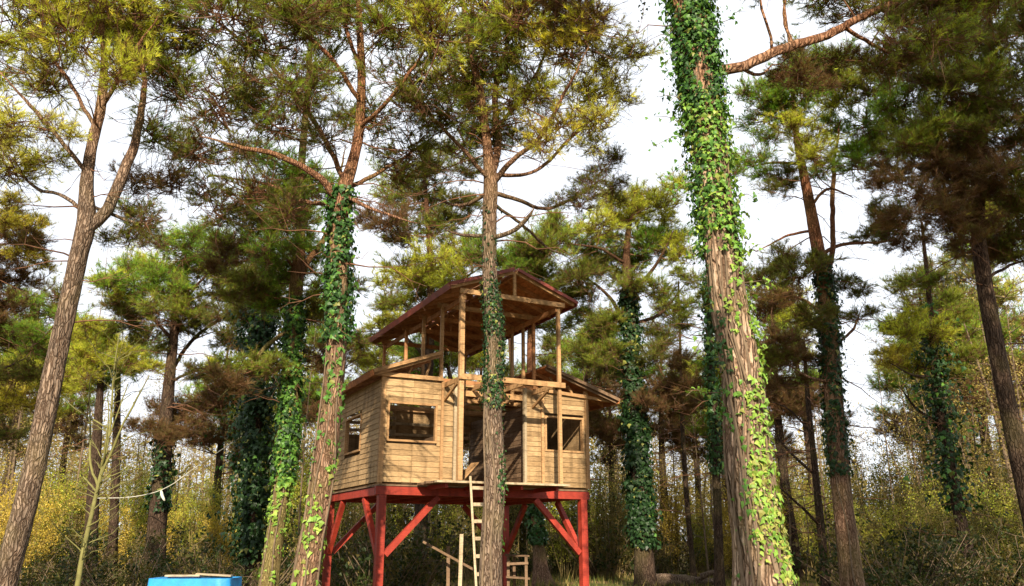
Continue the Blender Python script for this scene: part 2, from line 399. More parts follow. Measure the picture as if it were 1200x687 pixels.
for x in (1.47, 2.25, 3.0, 3.79): bar(house, 'loft_joist', (x, PY - .04, 5.09), (x, 2.6, 5.09), .05, .11, 'frame_wood')
for x, s in ((1.47, 1), (3.79, -1)): bar(house, 'knee_brace', (x, .0, TZ - .45), (x, PY + .4, 5.03), .05, .06, 'frame_wood')
for y in (.02, 1.25): bar(house, 'loft_beam', (1.3, y + .07, 5.22), (4.0, y + .07, 5.22), .05, .10, 'rafter_wood')
# upper gable roof
def slope_roof(name, pe, pr, y0, y1, over, top, board='roof_board', nraft=10, nbrd=9, rake='frame_wood'):
    """one roof slope: pe=(x,z) eave, pr=(x,z) ridge; rafters below, boards above them, sheet on top"""
    (xe, ze), (xr, zr) = pe, pr; L = math.hypot(xr - xe, zr - ze); dx, dz = (xr - xe) / L, (zr - ze) / L
    nx, nz_ = (-dz, dx) if dx > 0 else (dz, -dx)
    def P(s, y, h): return (xe + dx * s + nx * h, y, ze + dz * s + nz_ * h)
    g = G(); c = [P(0, y0, .145), P(L, y0, .145), P(L, y1, .145), P(0, y1, .145)]; c += [P(0, y0, .17), P(L, y0, .17), P(L, y1, .17), P(0, y1, .17)]
    g.add(c, [(0, 2, 1), (0, 3, 2), (4, 5, 6), (4, 6, 7), (0, 1, 5), (0, 5, 4), (1, 2, 6), (1, 6, 5), (2, 3, 7), (2, 7, 6), (3, 0, 4), (3, 4, 7)])
    r = g.obj(name, top, house, False)
    for i in range(nbrd):
        s = L * (i + .5) / nbrd
        bar(r, 'roof_plank', P(s, y0 + .01, .128), P(s, y1 - .01, .128), L / nbrd - .012, .026, board, (nx, 0, nz_))
    for i in range(nraft):
        y = y0 + .08 + (y1 - y0 - .16) * i / (nraft - 1)
        bar(r, 'rafter', P(.03, y, .07), P(L - .02, y, .07), .05, .09, rake if i == 0 else 'rafter_wood', (nx, 0, nz_))
    bar(r, 'eave_board', P(-.015, y0, .09), P(-.015, y1, .09), .025, .13, 'roof_red' if top == 'roof_red' else board, (nx, 0, nz_))
    bar(r, 'rake_board', P(0, y0 - .015, .12), P(L, y0 - .015, .12), .025, .075, 'roof_red' if top == 'roof_red' else rake, (nx, 0, nz_))
    return r
cx = HW / 2
slope_roof('upper_roof', (1.04, UE - .05), (cx, UP_), PY - .18, 5.15, 0, 'roof_red', nraft=12, nbrd=9)
slope_roof('upper_roof', (4.26, UE - .07), (cx, UP_), PY - .18, 5.15, 0, 'roof_red', nraft=12, nbrd=9)
for y in (PY - .085, .07, 1.3, 2.6, HD - .15):
    bar(house, 'tie_beam', (1.28, y, UE - .02), (4.0, y, UE - .04), .05, .11, 'frame_wood' if y < 1 else 'rafter_wood')
    bar(house, 'king_post', (cx, y, UE + .03), (cx, y, UP_ + .06), .07, .05, 'frame_wood' if y < 1 else 'rafter_wood')
for x, z in ((1.38, UE - .14), (3.87, UE - .15)): bar(house, 'wall_plate', (x + (.065 if x < 2 else -.065), PY - .03, z), (x + (.065 if x < 2 else -.065), HD, z), .045, .11, 'rafter_wood')
bar(house, 'ridge_beam', (cx, PY - .1, UP_ + .01), (cx, 5.0, UP_ + .01), .045, .1, 'rafter_wood')
# lower shed roofs of the two wings
slope_roof('lower_roof', (-.30, TZ - .06), (1.30, 5.68), -.30, HD + .3, 0, 'dark_wood', nraft=9, nbrd=9)
slope_roof('lower_roof', (6.10, 4.93), (4.02, 5.62), -.30, HD + .3, 0, 'dark_wood', nraft=9, nbrd=10, rake='dark_wood')
bar(house, 'tie_beam', (-.30, -.075, TZ + .05), (1.40, -.075, TZ + .05), .05, .09, 'frame_wood')
bar(house, 'tie_beam', (4.08, -.075, TZ + .0), (6.0, -.075, 5.04), .05, .08, 'frame_wood')
for x, z in ((.55, 5.47), (1.0, 5.6), (4.45, 5.55), (4.95, 5.36)):
    bar(house, 'roof_strut', (x, .05, TZ), (x + (.12 if x < 2 else -.12), .05, z), .06, .05, 'frame_wood')
    bar(house, 'roof_strut', (x, 1.3, TZ), (x + (.25 if x < 2 else -.25), 1.3, z), .06, .05, 'rafter_wood')
bar(house, 'roof_post', (HW, -.01, TZ + .03), (HW, -.01, 5.24), .09, .09, 'frame_wood', (0, 1, 0))

HM = Matrix.Translation((-2.896, 18.421, 0)) @ Matrix.Rotation(math.radians(26.59), 4, 'Z')
def hw(x, y, z): return np.array((HM @ Vector((x, y, z)))[:])
# ladder up to the porch
lad = thing('ladder', 'pale wooden ladder leaning against the porch edge of the stilt house', 'ladder', tuple(hw(1.9, -2.05, 0)))
lb = hw(1.9, -2.05, 0)
def lp(x, t): return tuple(hw(1.46 + x + .14 * t, -2.1 + t * (2.1 + PY - .09), t * (FZ + .08)) - lb)
for x in (0, .48): bar(lad, 'rail', lp(x, -.01), lp(x, 1.0), .045, .075, 'pale_wood', (0, 1, 0))
for k in range(8): t = .10 + k * .117; bar(lad, 'rung', lp(.02, t), lp(.46, t), .06, .07, 'pale_wood')

# loose carpentry under the house
def free_bar(name, label, cat, p0, p1, w, h, mat, group=None):
    o = bar(None, name, p0, p1, w, h, mat, (0, 1, 0) if abs(p1[0] - p0[0]) < .2 and abs(p1[2] - p0[2]) > .5 else (0, 0, 1)); return tag(o, label, cat, group)
sp = thing('handrail', 'unfinished stair handrail of two posts and a slanting pole under the cabin', 'handrail', tuple(on_ground(533, 20.5)))
b0 = on_ground(533, 20.5)
bar(sp, 'post', on_ground(525, 21) - b0 + [0, 0, -.1], at(525.5, 640, 21) - b0, .08, .08, 'dark_wood', (0, 1, 0))
bar(sp, 'post', on_ground(538, 20) - b0 + [0, 0, -.1], at(541, 626, 20) - b0, .085, .085, 'pale_wood', (0, 1, 0))
bar(sp, 'slanting_pole', at(496, 635, 20.6) - b0, at(556, 668, 20.3) - b0, .05, .05, 'dark_wood')
tr = thing('trestle', 'small rough wooden trestle table under the cabin', 'table', tuple(on_ground(606, 22)))
b0 = on_ground(606, 22)
for px, Y in ((603, 22.3), (617, 21.8), (596, 22.0)):
    bar(tr, 'leg', on_ground(px, Y) - b0 + [0, 0, -.1], at(px - .5, 652, Y) - b0, .07, .07, 'dark_wood', (0, 1, 0))
bar(tr, 'top', at(592, 650.5, 22) - b0, at(620, 651.5, 22) - b0, .5, .04, 'dark_wood')
bar(tr, 'shelf', at(593, 676, 22) - b0, at(621, 678, 22) - b0, .4, .04, 'dark_wood')
bar(tr, 'stretcher', at(594, 661, 21.75) - b0, at(619, 660, 21.75) - b0, .05, .06, 'dark_wood')

# blue plastic sheeted box with a pale board rim
def blue_box():
    Y = 14.0; b0 = on_ground(221, Y); r = thing('water_trough', 'bright blue plastic sheeted trough with pale boards along its rim', 'trough', tuple(b0))
    w = msize(96, at(221, 676, Y)); zt = at(221, 677, Y)[2]; g = G(); rs = np.random.RandomState(3)
    nx, nz_ = 60, 16; ring = []
    per = np.linspace(0, 1, 140, endpoint=False); pts = []
    D = .75
    for p in per:                          # rounded rectangle footprint
        a = p * 2 * math.pi; c, s = math.cos(a), math.sin(a); e = .28
        pts.append((math.copysign(abs(c) ** e, c) * w / 2, math.copysign(abs(s) ** e, s) * D / 2))
    pts = np.array(pts); V = []
    for k in range(nz_):
        t = k / (nz_ - 1); sc = 1.0 + .10 * (1 - t)
        wob = 1 + .012 * np.sin(per * 2 * math.pi * 17 + 3 * t) * (1 - t) + .01 * np.sin(per * 2 * math.pi * 7 + 5 * t)
        V.append(np.c_[pts * sc * wob[:, None], np.full(140, -.1 + (zt + .1) * t)])
    V = np.concatenate(V); i = (np.arange(nz_ - 1)[:, None] * 140); j = np.arange(140)[None, :]; k = (j + 1) % 140
    f = np.concatenate([np.stack([i + j, i + k, i + 140 + k], -1).reshape(-1, 3), np.stack([i + j, i + 140 + k, i + 140 + j], -1).reshape(-1, 3)])
    g.add(V, f); top = np.c_[pts * .93, np.full(140, zt - .012)]; g.add(np.r_[top, [[0, 0, zt - .06]]], [(q, (q + 1) % 140, 140) for q in range(140)])
    top2 = np.r_[np.c_[pts, np.full(140, zt)], top]; jj = np.arange(140); kk = (jj + 1) % 140
    g.add(top2, np.r_[np.c_[jj, kk, kk + 140], np.c_[jj, kk + 140, jj + 140]])
    g.obj('sheet', 'blue_sheet', r)
    bar(r, 'rim_board', (-w * .44, D / 2 - .12, zt + .02), (-.02, D / 2 - .1, zt + .022), .16, .025, 'pale_wood')
    bar(r, 'rim_board', (-.1, D / 2 - .07, zt + .045), (w * .36, D / 2 - .05, zt + .015), .15, .025, 'pale_wood')
blue_box()

# ------------------------------------------------------------------ pines
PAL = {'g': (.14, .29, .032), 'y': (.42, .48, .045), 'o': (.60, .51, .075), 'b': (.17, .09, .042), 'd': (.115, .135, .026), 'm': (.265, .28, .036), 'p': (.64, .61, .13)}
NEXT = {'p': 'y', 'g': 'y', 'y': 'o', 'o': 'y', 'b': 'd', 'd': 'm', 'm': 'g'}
def needle_tris(g, P, D, C, k, L, w, rs, spread=.75):
    n = len(P)
    if n == 0: return
    P = np.repeat(P, k, 0); D = np.repeat(D, k, 0); C = np.repeat(C, k, 0); m = n * k
    L_ = L * rs.uniform(.65, 1.2, (m, 1))
    r = unit(rs.normal(size=(m, 3)))
    d = unit(D * rs.uniform(.25, 1.0, (m, 1)) + r * spread + [0, 0, .12])
    s = P - D * rs.uniform(0, .9, (m, 1)) * L * .8
    side = unit(np.cross(d, rs.normal(size=(m, 3)))) * w * .5
    v = np.stack([s - side, s + side, s + d * L_], 1).reshape(-1, 3)
    C = C * rs.uniform(.7, 1.3, (m, 1))
    g.add(v, np.arange(3 * m).reshape(-1, 3), np.repeat(C, 3, 0))
def px_poly(pts, Y):
    """(px, py, width px[, dY]) -> rows x y z r"""
    out = []
    for q in pts:
        p = at(q[0], q[1], Y + (q[3] if len(q) > 3 else 0)); out.append([*p, msize(q[2], p) / 2 * .74])
    return np.array(out)
def bark_disp(seed, amp, kz=1.0, na=9):
    r = np.random.RandomState(seed); ph = r.uniform(0, 6.28, 12)
    def f(a, s):
        x = .45 * np.sin(2 * a + s * .8 + ph[0]) + .35 * np.sin(3 * a - s * 1.3 + ph[1])
        ridge = np.abs(np.sin(na * .5 * a + .9 * np.sin(s * 2.1 * kz + ph[2]) + .5 * np.sin(3 * a + s * 3.3 * kz + ph[3])))
        cross = np.sin(s * 9 * kz + 3 * np.sin(a * 3 + ph[5]) + ph[4]) * np.sin(s * 5.3 * kz + 2 * a + ph[6])
        return amp * (x + .9 * (ridge ** .6 - .6) + .35 * cross)
    return f
UC = {}
def unit_clump(kind, var, airy=False):
    """a needle bough of radius one, shared by every bough of that tint; the airy one shows more wood"""
    if (kind, var, airy) in UC: return UC[kind, var, airy]
    rs = np.random.RandomState(300 + var + 50 * airy); g = G(); tP = []; tD = []; tC = []; col = np.array(PAL[kind]); tw = np.array((.20, .10, .055))
    for _ in range(20 if airy else 24):
        q = rs.normal(size=3) * .14; e = unit(rs.normal(size=3)) * rs.uniform(.4, 1.35); e[2] = e[2] * .62 + .14
        B = spline([q, (q + e) / 2 + rs.normal(size=3) * .09 - [0, 0, .07], e], 6); tube(g, B, np.linspace(.020 if airy else .016, .007, 6), 3, tw * rs.uniform(.6, 1.2))
        ns = rs.randint(6, 10) if airy else rs.randint(9, 13); w = rs.uniform(.3, 1.0, ns) * 5; i = np.minimum(w.astype(int), 4); f = (w - i)[:, None]; st = B[i] * (1 - f) + B[i + 1] * f
        dd = unit(unit(e - q) * .6 + rs.normal(size=(ns, 3)) * .5 + [0, 0, .38]); en = st + dd * rs.uniform(.14, .40, (ns, 1))
        for p0, p1 in zip(st, en): tube(g, np.stack([p0, (p0 + p1) / 2 + rs.normal(size=3) * .02, p1]), [.008, .007, .005], 3, tw * rs.uniform(.6, 1.2))
        mf = rs.rand(ns, 1) ** 2 * .8; cc = (col * (1 - mf) + np.array(PAL[NEXT[kind]]) * mf) * rs.uniform(.65, 1.35, (ns, 1)) * rs.uniform(.75, 1.25)
        k_ = rs.rand(ns) < .06; cc[k_] = np.array(PAL['b']) * 1.2
        tP.append(en); tD.append(dd); tC.append(cc)
        if not airy: h = rs.rand(ns) < .5; tP.append((st + (en - st) * .45)[h]); tD.append(dd[h]); tC.append(cc[h])
    for _ in range(30 if airy else 16):
        q = rs.normal(size=3) * .25; e = unit(rs.normal(size=3) * [1, 1, .8]) * rs.uniform(.7, 1.6); m = (q + e) / 2 + rs.normal(size=3) * .14; B = spline([q, m, e], 6); tube(g, B, np.linspace(.014, .004, 6), 3, tw * rs.uniform(.5, 1.1))
        for _k in range(2): p0 = B[rs.randint(2, 5)]; p1 = p0 + unit(e - q + rs.normal(size=3) * .6) * rs.uniform(.15, .4); tube(g, np.stack([p0, (p0 + p1) / 2, p1]), [.006, .005, .003], 3, tw * rs.uniform(.5, 1.1))
    needle_tris(g, np.concatenate(tP), np.concatenate(tD), np.concatenate(tC), 18 if airy else 12, .22, .0135 if airy else .013, rs, .52)
    UC[kind, var, airy] = g.mesh('bough', 'needles', False); return UC[kind, var, airy]
class Pine:
    def __init__(s, name, label, cat, trunk, Y, group=None, mat='bark_pine', sides=20, step=.09, seed=1, needle=(.14, .008, 16), dens=1.0, twig='twig', amp=.012, base_Y=None, flare=.35):
        s.rs = np.random.RandomState(seed); s.Y = Y; s.mat = mat; s.needle = needle; s.dens = dens; s.twig = twig
        P = px_poly(trunk, Y)
        lo = P[0]
        if lo[2] > -.1:                      # carry the trunk on down to the ground
            d = P[0] - P[1]; t = (lo[2] + .15) / max(-d[2], 1e-6); e = lo + d * t; e[3] = lo[3] * (1 + .06 * min(2, lo[2]))
            if abs(e[0] - lo[0]) > 1.2: e[0] = lo[0] + math.copysign(1.2, e[0] - lo[0])
            P = np.concatenate([[e], P])
        s.root = thing(name, label, cat, (P[0][0], P[0][1], 0), 0, group); s.o = np.array([P[0][0], P[0][1], 0])
        L = np.linalg.norm(np.diff(P[:, :3], axis=0), axis=1).sum(); n = max(10, int(L / step))
        S = spline(P, n); S[:, 3] = np.maximum(S[:, 3], .01)
        z = S[:, 2]; S[:, 3] *= 1 + flare * np.exp(-np.maximum(z, 0) / .45)
        s.trunk = S; g = G(); tube(g, S[:, :3] - s.o, S[:, 3], sides, disp=bark_disp(seed, amp, na=max(5, sides // 3)) if amp else None)
        s.trunk_obj = g.obj('trunk', mat, s.root)
        s.nodes = [S[:, :4]]; s.br = G(); s.cr = G(); s.limbs = []
        s.tP = []; s.tD = []; s.tC = []; s.bP = []; s.bD = []; s.bC = []
    def limb(s, pts, sides=8):
        P = px_poly(pts, s.Y); P[:, 3] *= .8 if s.Y > 15 else .9; P[-1, 3] *= .3; d = np.linalg.norm(s.trunk[:, :3] - P[0, :3], axis=1); i = d.argmin()
        if d[i] < .6: P[0, :3] = s.trunk[i, :3]
        L = np.linalg.norm(np.diff(P[:, :3], axis=0), axis=1).sum(); S = spline(P, max(8, int(L / .12)))
        w = s.rs.normal(size=(len(S), 3)).cumsum(0); w -= np.linspace(0, 1, len(S))[:, None] * w[-1]; S[:, :3] += w * .008
        S[:, 3] = np.maximum(S[:, 3], .008)
        g = G(); tube(g, S[:, :3] - s.o, S[:, 3], sides, disp=bark_disp(7, .004, 2, 4)); g.obj('limb', s.mat, s.root)
        s.nodes.append(S); return s
    def twigs(s, n, lo, hi, length=(.4, 1.3), up=0.0, droop=.25):
        """bare dead side twigs on the trunk between heights lo and hi"""
        rs = s.rs; T = s.trunk[(s.trunk[:, 2] > lo) & (s.trunk[:, 2] < hi)]
        if len(T) == 0: return s
        for _ in range(n):
            q = T[rs.randint(len(T))]; a = rs.uniform(0, 6.28); L = rs.uniform(*length)
            d = np.array([math.cos(a), math.sin(a) * .7, up + rs.uniform(-.2, .4)])
            pts = q[:3] + d * L * np.linspace(0, 1, 6)[:, None] + np.array([0, 0, -droop * L]) * (np.linspace(0, 1, 6) ** 2)[:, None] + rs.normal(size=(6, 3)) * .025 * L
            tube(s.br, pts - s.o, np.linspace(.014 * (.6 + L * .4), .003, 6), 4)
            for k in range(rs.randint(2, 5)):
                b = pts[rs.randint(2, 6)]; e = b + (unit(d) + rs.normal(size=3) * .5) * L * .35
                tube(s.br, np.linspace(b, e, 3) - s.o, [.005, .004, .002], 3)
        return s
    def clump(s, px, py, r, dY=0, kind='g', dens=1.0, flat=.62):
        rs = s.rs; c = at(px, py, s.Y + dY); R = msize(r, c) * 1.12; A = np.concatenate(s.nodes)
        dv = c - A[:, :3]; dist = np.linalg.norm(dv, axis=1)
        cost = dist + np.maximum(0, A[:, 2] - c[2] + .2) * .8 + np.where(dist < R * .4, .5, 0)
        b = A[cost.argmin()]; L = np.linalg.norm(c - b[:3])
        m = (b[:3] + c) / 2 + rs.normal(size=3) * .09 * L + [0, 0, .10 * L * rs.uniform(-1, 1)]
        S = spline([b[:3], m, c], 8); r0 = min(b[3] * .55, .010 + .012 * L)
        rr = np.linspace(max(r0, .008), .006, 8); tube(s.br, S - s.o, rr, 5)
        s.nodes.append(np.c_[S[2:], rr[2:]])
        o = link('bough', unit_clump(kind, rs.randint(4), s.Y < 16), s.root, 'stuff'); o.location = c - s.o
        o.rotation_euler = (rs.uniform(-.25, .25), rs.uniform(-.25, .25), rs.uniform(0, 6.28)); o.scale = (R * rs.uniform(.95, 1.2), R * rs.uniform(.95, 1.2), R * rs.uniform(.85, 1.2))
        return s
    def clumps(s, lst, sat=2, **kw):
        for q in lst:
            s.clump(*q, **kw)
            for _ in range(sat):
                a = s.rs.uniform(0, 6.28); d = q[2] * s.rs.uniform(.7, 1.15)
                s.clump(q[0] + d * math.cos(a) * 1.2, q[1] + d * math.sin(a) * .8, q[2] * s.rs.uniform(.6, .85), q[3] + s.rs.uniform(-1, 1) * q[2] * s.Y / FPX * 1.4, q[4], **kw)
        return s
    def top(s, n, z0, z1, rad, kind='m'):
        """upper crown above the picture, where it shades the wood behind"""
        rs = s.rs; b = s.trunk[-1]; T = np.c_[np.linspace(b[:3], [b[0], b[1] + .3, z1 - .5], 10), np.linspace(b[3], .02, 10)]
        tube(s.br, T[:, :3] - s.o, T[:, 3], 6); s.nodes.append(T)
        for _ in range(n):
            a = rs.uniform(0, 6.28); d = rad * math.sqrt(rs.rand()); c = np.array([b[0] + d * math.cos(a), b[1] + d * math.sin(a), rs.uniform(z0, z1) - .18 * d])
            q = T[rs.randint(7, 10)]; tube(s.br, spline([q[:3], (q[:3] + c) / 2 - [0, 0, .2], c], 5) - s.o, np.linspace(.03, .01, 5), 4)
            m = 70; e = rs.normal(size=(m, 3)) * [.55, .55, .3]; s.bP.append(c + e); s.bD.append(unit(e + [0, 0, .3])); s.bC.append(np.tile(PAL[kind], (m, 1)))
        return s
    def done(s):
        if s.bP:
            needle_tris(s.cr, np.concatenate(s.bP) - s.o, np.concatenate(s.bD), np.concatenate(s.bC), 6, .34, .05, s.rs)
            s.cr.obj('crown', 'needles', s.root, False, 'stuff')
        if s.br.v: s.br.obj('branches', s.twig, s.root, True, 'stuff')
        return s

# ------------------------------------------------------------------ ivy
LEAF = np.array([[0, -.15, .06], [0, -.5, 0], [.5, -.28, -.05], [.27, .04, .02], [0, .62, -.1], [-.27, .04, .02], [-.5, -.28, -.05]])
LEAFT = np.array([[0, 1, 2], [0, 2, 3], [0, 3, 4], [0, 4, 5], [0, 5, 6], [0, 6, 1]])
def leaves(g, P, Nn, size, C, rs, shape=LEAF, tris=LEAFT, hang=1.0):
    n = len(P)
    if n == 0: return
    z = unit(Nn); dn = np.tile([0, 0, -hang], (n, 1)) + rs.normal(size=(n, 3)) * .55
    y = unit(dn - z * (dn * z).sum(1, keepdims=True)); x = np.cross(y, z)
    s = size[:, None, None]
    v = P[:, None, :] + s * (shape[None, :, 0:1] * x[:, None] + shape[None, :, 1:2] * y[:, None] + shape[None, :, 2:3] * z[:, None])
    f = tris[None] + (np.arange(n) * len(shape))[:, None, None]
    g.add(v.reshape(-1, 3), f.reshape(-1, 3), np.repeat(C, len(shape), 0))
IVY = {'deep': ((.012, .036, .010), (.026, .062, .015)), 'dark': ((.022, .065, .015), (.042, .10, .021)), 'mid': ((.06, .16, .022), (.12, .24, .035)), 'lit': ((.14, .28, .035), (.28, .38, .06)), 'yel': ((.25, .26, .06), (.38, .36, .10))}  # from deep to lit: shade and sun are put into the leaf tones
def ivy(tree, label, spans, size, seed, stems=3, group='ivy climbing the pine trunks', sprays=()):
    """spans: (py_low, py_high, leaves per square metre, thickness m, palette[, angle from, to]); rows are photo rows on that trunk"""
    rs = np.random.RandomState(seed); T = tree.trunk; Y = tree.Y; root = thing('ivy', label, 'ivy', tuple(tree.o), 0, group); g = G(); sg = G()
    zs = T[:, 2]; order = np.argsort(zs); zs = zs[order]; TT = T[order]
    def ev(z): return np.stack([np.interp(z, zs, TT[:, k]) for k in range(4)], -1)
    zmax = 0
    for sp_ in spans:
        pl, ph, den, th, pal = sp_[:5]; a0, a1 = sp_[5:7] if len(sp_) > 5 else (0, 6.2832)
        def zrow(py):
            i = np.argmin(np.abs(T[:, 0] * 0)); best = None
            k = (T[:, 1] * CP + (T[:, 2] - EYE) * SP); up = -T[:, 1] * SP + (T[:, 2] - EYE) * CP
            rows = 343.5 - up / k * FPX; j = np.argmin(np.abs(rows - py)); return T[j, 2]
        z0, z1 = zrow(pl), zrow(ph); zmax = max(zmax, z1); R = ev(np.array([(z0 + z1) / 2]))[0, 3]
        n = int((2.3 if size < .07 else 1.7) * den * (a1 - a0) * R * (z1 - z0)); z = rs.uniform(z0, z1, n); a = rs.uniform(a0, a1, n)
        # patchy cover
        pat = np.sin(a * 2 + z * 1.9 + seed) + np.sin(a * 3.3 - z * 3.1 + 2 * seed) + .8 * np.sin(z * 5.2 + a); keep = pat + rs.normal(size=n) * .7 > (-1.3 if den > 220 else -.2)
        z, a = z[keep], a[keep]; n = len(z); E_ = ev(z); off = np.abs(rs.normal(size=n)) * th
        out = np.stack([np.cos(a), np.sin(a), np.zeros(n)], -1)
        P = E_[:, :3] + out * (E_[:, 3] + .012 + off)[:, None] - tree.o
        nn = out * 1.0 + rs.normal(size=(n, 3)) * .45 + [0, 0, .35]
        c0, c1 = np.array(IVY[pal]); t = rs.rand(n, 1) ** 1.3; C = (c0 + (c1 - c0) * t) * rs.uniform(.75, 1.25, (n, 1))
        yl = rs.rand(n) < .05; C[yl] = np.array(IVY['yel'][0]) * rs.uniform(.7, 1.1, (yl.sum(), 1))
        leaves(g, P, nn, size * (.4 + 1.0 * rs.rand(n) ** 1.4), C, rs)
    for k in range(stems):
        a = rs.uniform(3.4, 6.0); z = np.linspace(-.05, zmax * rs.uniform(.75, 1), 60); aa = a + .28 * np.sin(z * 1.1 + k) + .15 * np.sin(z * 3 + 2 * k); E_ = ev(z)
        tube(sg, E_[:, :3] + np.stack([np.cos(aa), np.sin(aa), 0 * aa], -1) * (E_[:, 3] + .012)[:, None] - tree.o, np.linspace(.024, .008, 60) * rs.uniform(.6, 1.2), 5)
    for (px, py, dx, dy, n, pal) in sprays:   # free sprigs standing off the trunk
        b = at(px, py, Y - .1); i = np.abs(T[:, 2] - b[2]).argmin(); st = T[i, :3]; e = at(px + dx, py + dy, Y - .25)
        m = (b + e) / 2 + [0, 0, .06]; S = spline([st, b, m, e], 14); tube(sg, S - tree.o, np.linspace(.008, .003, 14), 3)
        q = S[rs.randint(5, 14, n)] + rs.normal(size=(n, 3)) * .035; c0, c1 = np.array(IVY[pal])
        leaves(g, q - tree.o, rs.normal(size=(n, 3)) * .6 + [0, -.8, .3], size * rs.uniform(.6, 1.1, n), (c0 + (c1 - c0) * rs.rand(n, 1)), rs)
    if sg.v: sg.obj('stem', 'twig_grey', root)
    g.obj('foliage', 'ivy_leaf', root, False, 'stuff')
    return root


# ------------------------------------------------------------------ the pines that the photograph shows one by one
GP = 'tall pines around the clearing'
# forked pine at the left edge
t1 = Pine('pine_tree', 'forked grey-barked pine leaning beside the thin yellowish sapling', 'tree', [(6, 680, 37), (38, 560, 34), (66, 420, 30), (90, 310, 26), (101, 262, 27), (102, 215, 18), (108, 170, 15), (118, 125, 14), (122, 70, 10), (118, 20, 8), (110, -50, 5)], 12, GP, 'bark_grey', 26, .07, 11, (.15, .0105, 17), 1.0)
t1.limb([(101, 268, 22), (126, 246, 20, .1), (150, 190, 17, .3), (163, 145, 13, .4), (168, 90, 9, .6), (160, 30, 6, .8)], 12)
t1.limb([(103, 205, 8), (75, 170, 7, -.3), (40, 130, 6, -.5), (0, 85, 4, -.7)]).limb([(97, 250, 7), (70, 228, 6, .2), (40, 218, 5, .4), (15, 185, 4, .5)])
t1.limb([(112, 150, 7), (85, 100, 6, .3), (50, 50, 5, .5), (30, 10, 3, .6)]).limb([(118, 125, 8), (150, 70, 6, -.3), (185, 20, 4, -.6)]).limb([(128, 245, 6, .2), (160, 262, 5, .4), (190, 255, 3, .6)])
t1.clumps([(25, 35, 42, .6, 'y'), (85, 45, 42, -.4, 'y'), (55, 100, 36, .8, 'p'), (120, 30, 40, .5, 'y'), (150, 75, 34, -.5, 'y'), (15, 150, 34, -.6, 'p'), (12, 200, 34, .4, 'p'), (60, 150, 24, -.2, 'p'), (70, 5, 45, .2, 'y'), (160, 20, 36, .4, 'y'), (-30, 60, 50, .0, 'y'), (-40, 150, 50, .3, 'p'), (100, -40, 60, .3, 'y'), (20, -40, 60, -.3, 'y'), (45, 190, 22, .5, 'y')], sat=1)
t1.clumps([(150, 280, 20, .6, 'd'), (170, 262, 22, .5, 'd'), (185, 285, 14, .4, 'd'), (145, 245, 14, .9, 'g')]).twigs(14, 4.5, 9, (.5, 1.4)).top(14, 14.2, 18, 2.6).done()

# reddish pine left of the house
t2 = Pine('pine_tree', 'reddish pine with ivy sleeve standing beside the left wall of the house', 'tree', [(356, 690, 41), (364, 640, 39), (378, 560, 36), (388, 480, 33), (395, 400, 31), (397, 320, 29), (398, 262, 27), (400, 232, 24), (413, 190, 16), (421, 150, 14), (424, 90, 12), (421, 20, 9), (418, -60, 6)], 13, GP, 'bark_pine', 28, .07, 12, (.15, .0105, 17), 1.05)
t2.limb([(400, 236, 16), (380, 214, 13, -.2), (352, 194, 11, -.4), (318, 178, 9, -.6), (285, 172, 7, -.8), (235, 160, 4, -1)], 10)
t2.limb([(404, 215, 9), (372, 150, 8, .5), (330, 95, 7, .9), (270, 40, 5, 1.3), (215, -5, 4, 1.6)]).limb([(422, 120, 8), (390, 70, 7, -.6), (340, 20, 6, -1.1), (300, -30, 4, -1.5)])
t2.limb([(421, 150, 8), (450, 120, 7, -.5), (490, 70, 5, -.9), (520, 20, 4, -1.2)]).limb([(402, 222, 8), (440, 205, 7, .6), (480, 180, 5, 1.0), (520, 150, 3, 1.3)]).limb([(400, 228, 7), (440, 245, 6, -.3), (490, 262, 4, -.5)])
t2.limb([(400, 234, 8), (360, 235, 7, .6), (310, 215, 5, 1.0), (250, 205, 4, 1.4)]).limb([(424, 90, 7), (400, 20, 6, .7), (380, -40, 4, 1.1)])
t2.clumps([(175, 15, 44, 1.4, 'm'), (225, 45, 48, 1.2, 'd'), (205, 105, 42, .8, 'm'), (255, 130, 44, .3, 'd'), (305, 55, 48, -.5, 'd'), (350, 20, 44, -1, 'm'), (375, 85, 40, .6, 'd'), (235, 180, 40, .9, 'd'), (200, 215, 34, 1.2, 'b'), (300, 225, 38, .8, 'd'), (258, 250, 34, 1.3, 'd'), (330, 150, 42, .3, 'd'), (270, 20, 44, -1.0, 'm'), (395, 30, 40, .9, 'm'),
           (450, 40, 44, -.7, 'm'), (480, 95, 42, -.4, 'd'), (440, 145, 36, .6, 'm'), (480, 180, 38, .9, 'd'), (510, 45, 42, -1, 'y'), (490, 8, 46, -.8, 'm'), (330, -20, 50, 0, 'd'), (240, -20, 55, .5, 'd'), (420, -30, 50, 0, 'm'), (180, 160, 32, 1.2, 'm'), (345, 110, 36, -1.1, 'm'), (290, 100, 36, 1.2, 'y'), (345, 240, 30, 1.2, 'g'), (160, 60, 36, .8, 'y')], sat=1)
t2.twigs(26, 4.6, 9.5, (.5, 1.6)).top(34, 15.0, 19, 3.0).done()
ivy(t2, 'dark green ivy sleeve on the reddish pine beside the left house wall', [(400, 225, 520, .055, 'dark'), (400, 225, 160, .10, 'mid'), (560, 400, 110, .025, 'mid'), (640, 540, 120, .02, 'lit', 4.2, 5.6), (690, 560, 40, .02, 'lit')], .085, 21, 3)

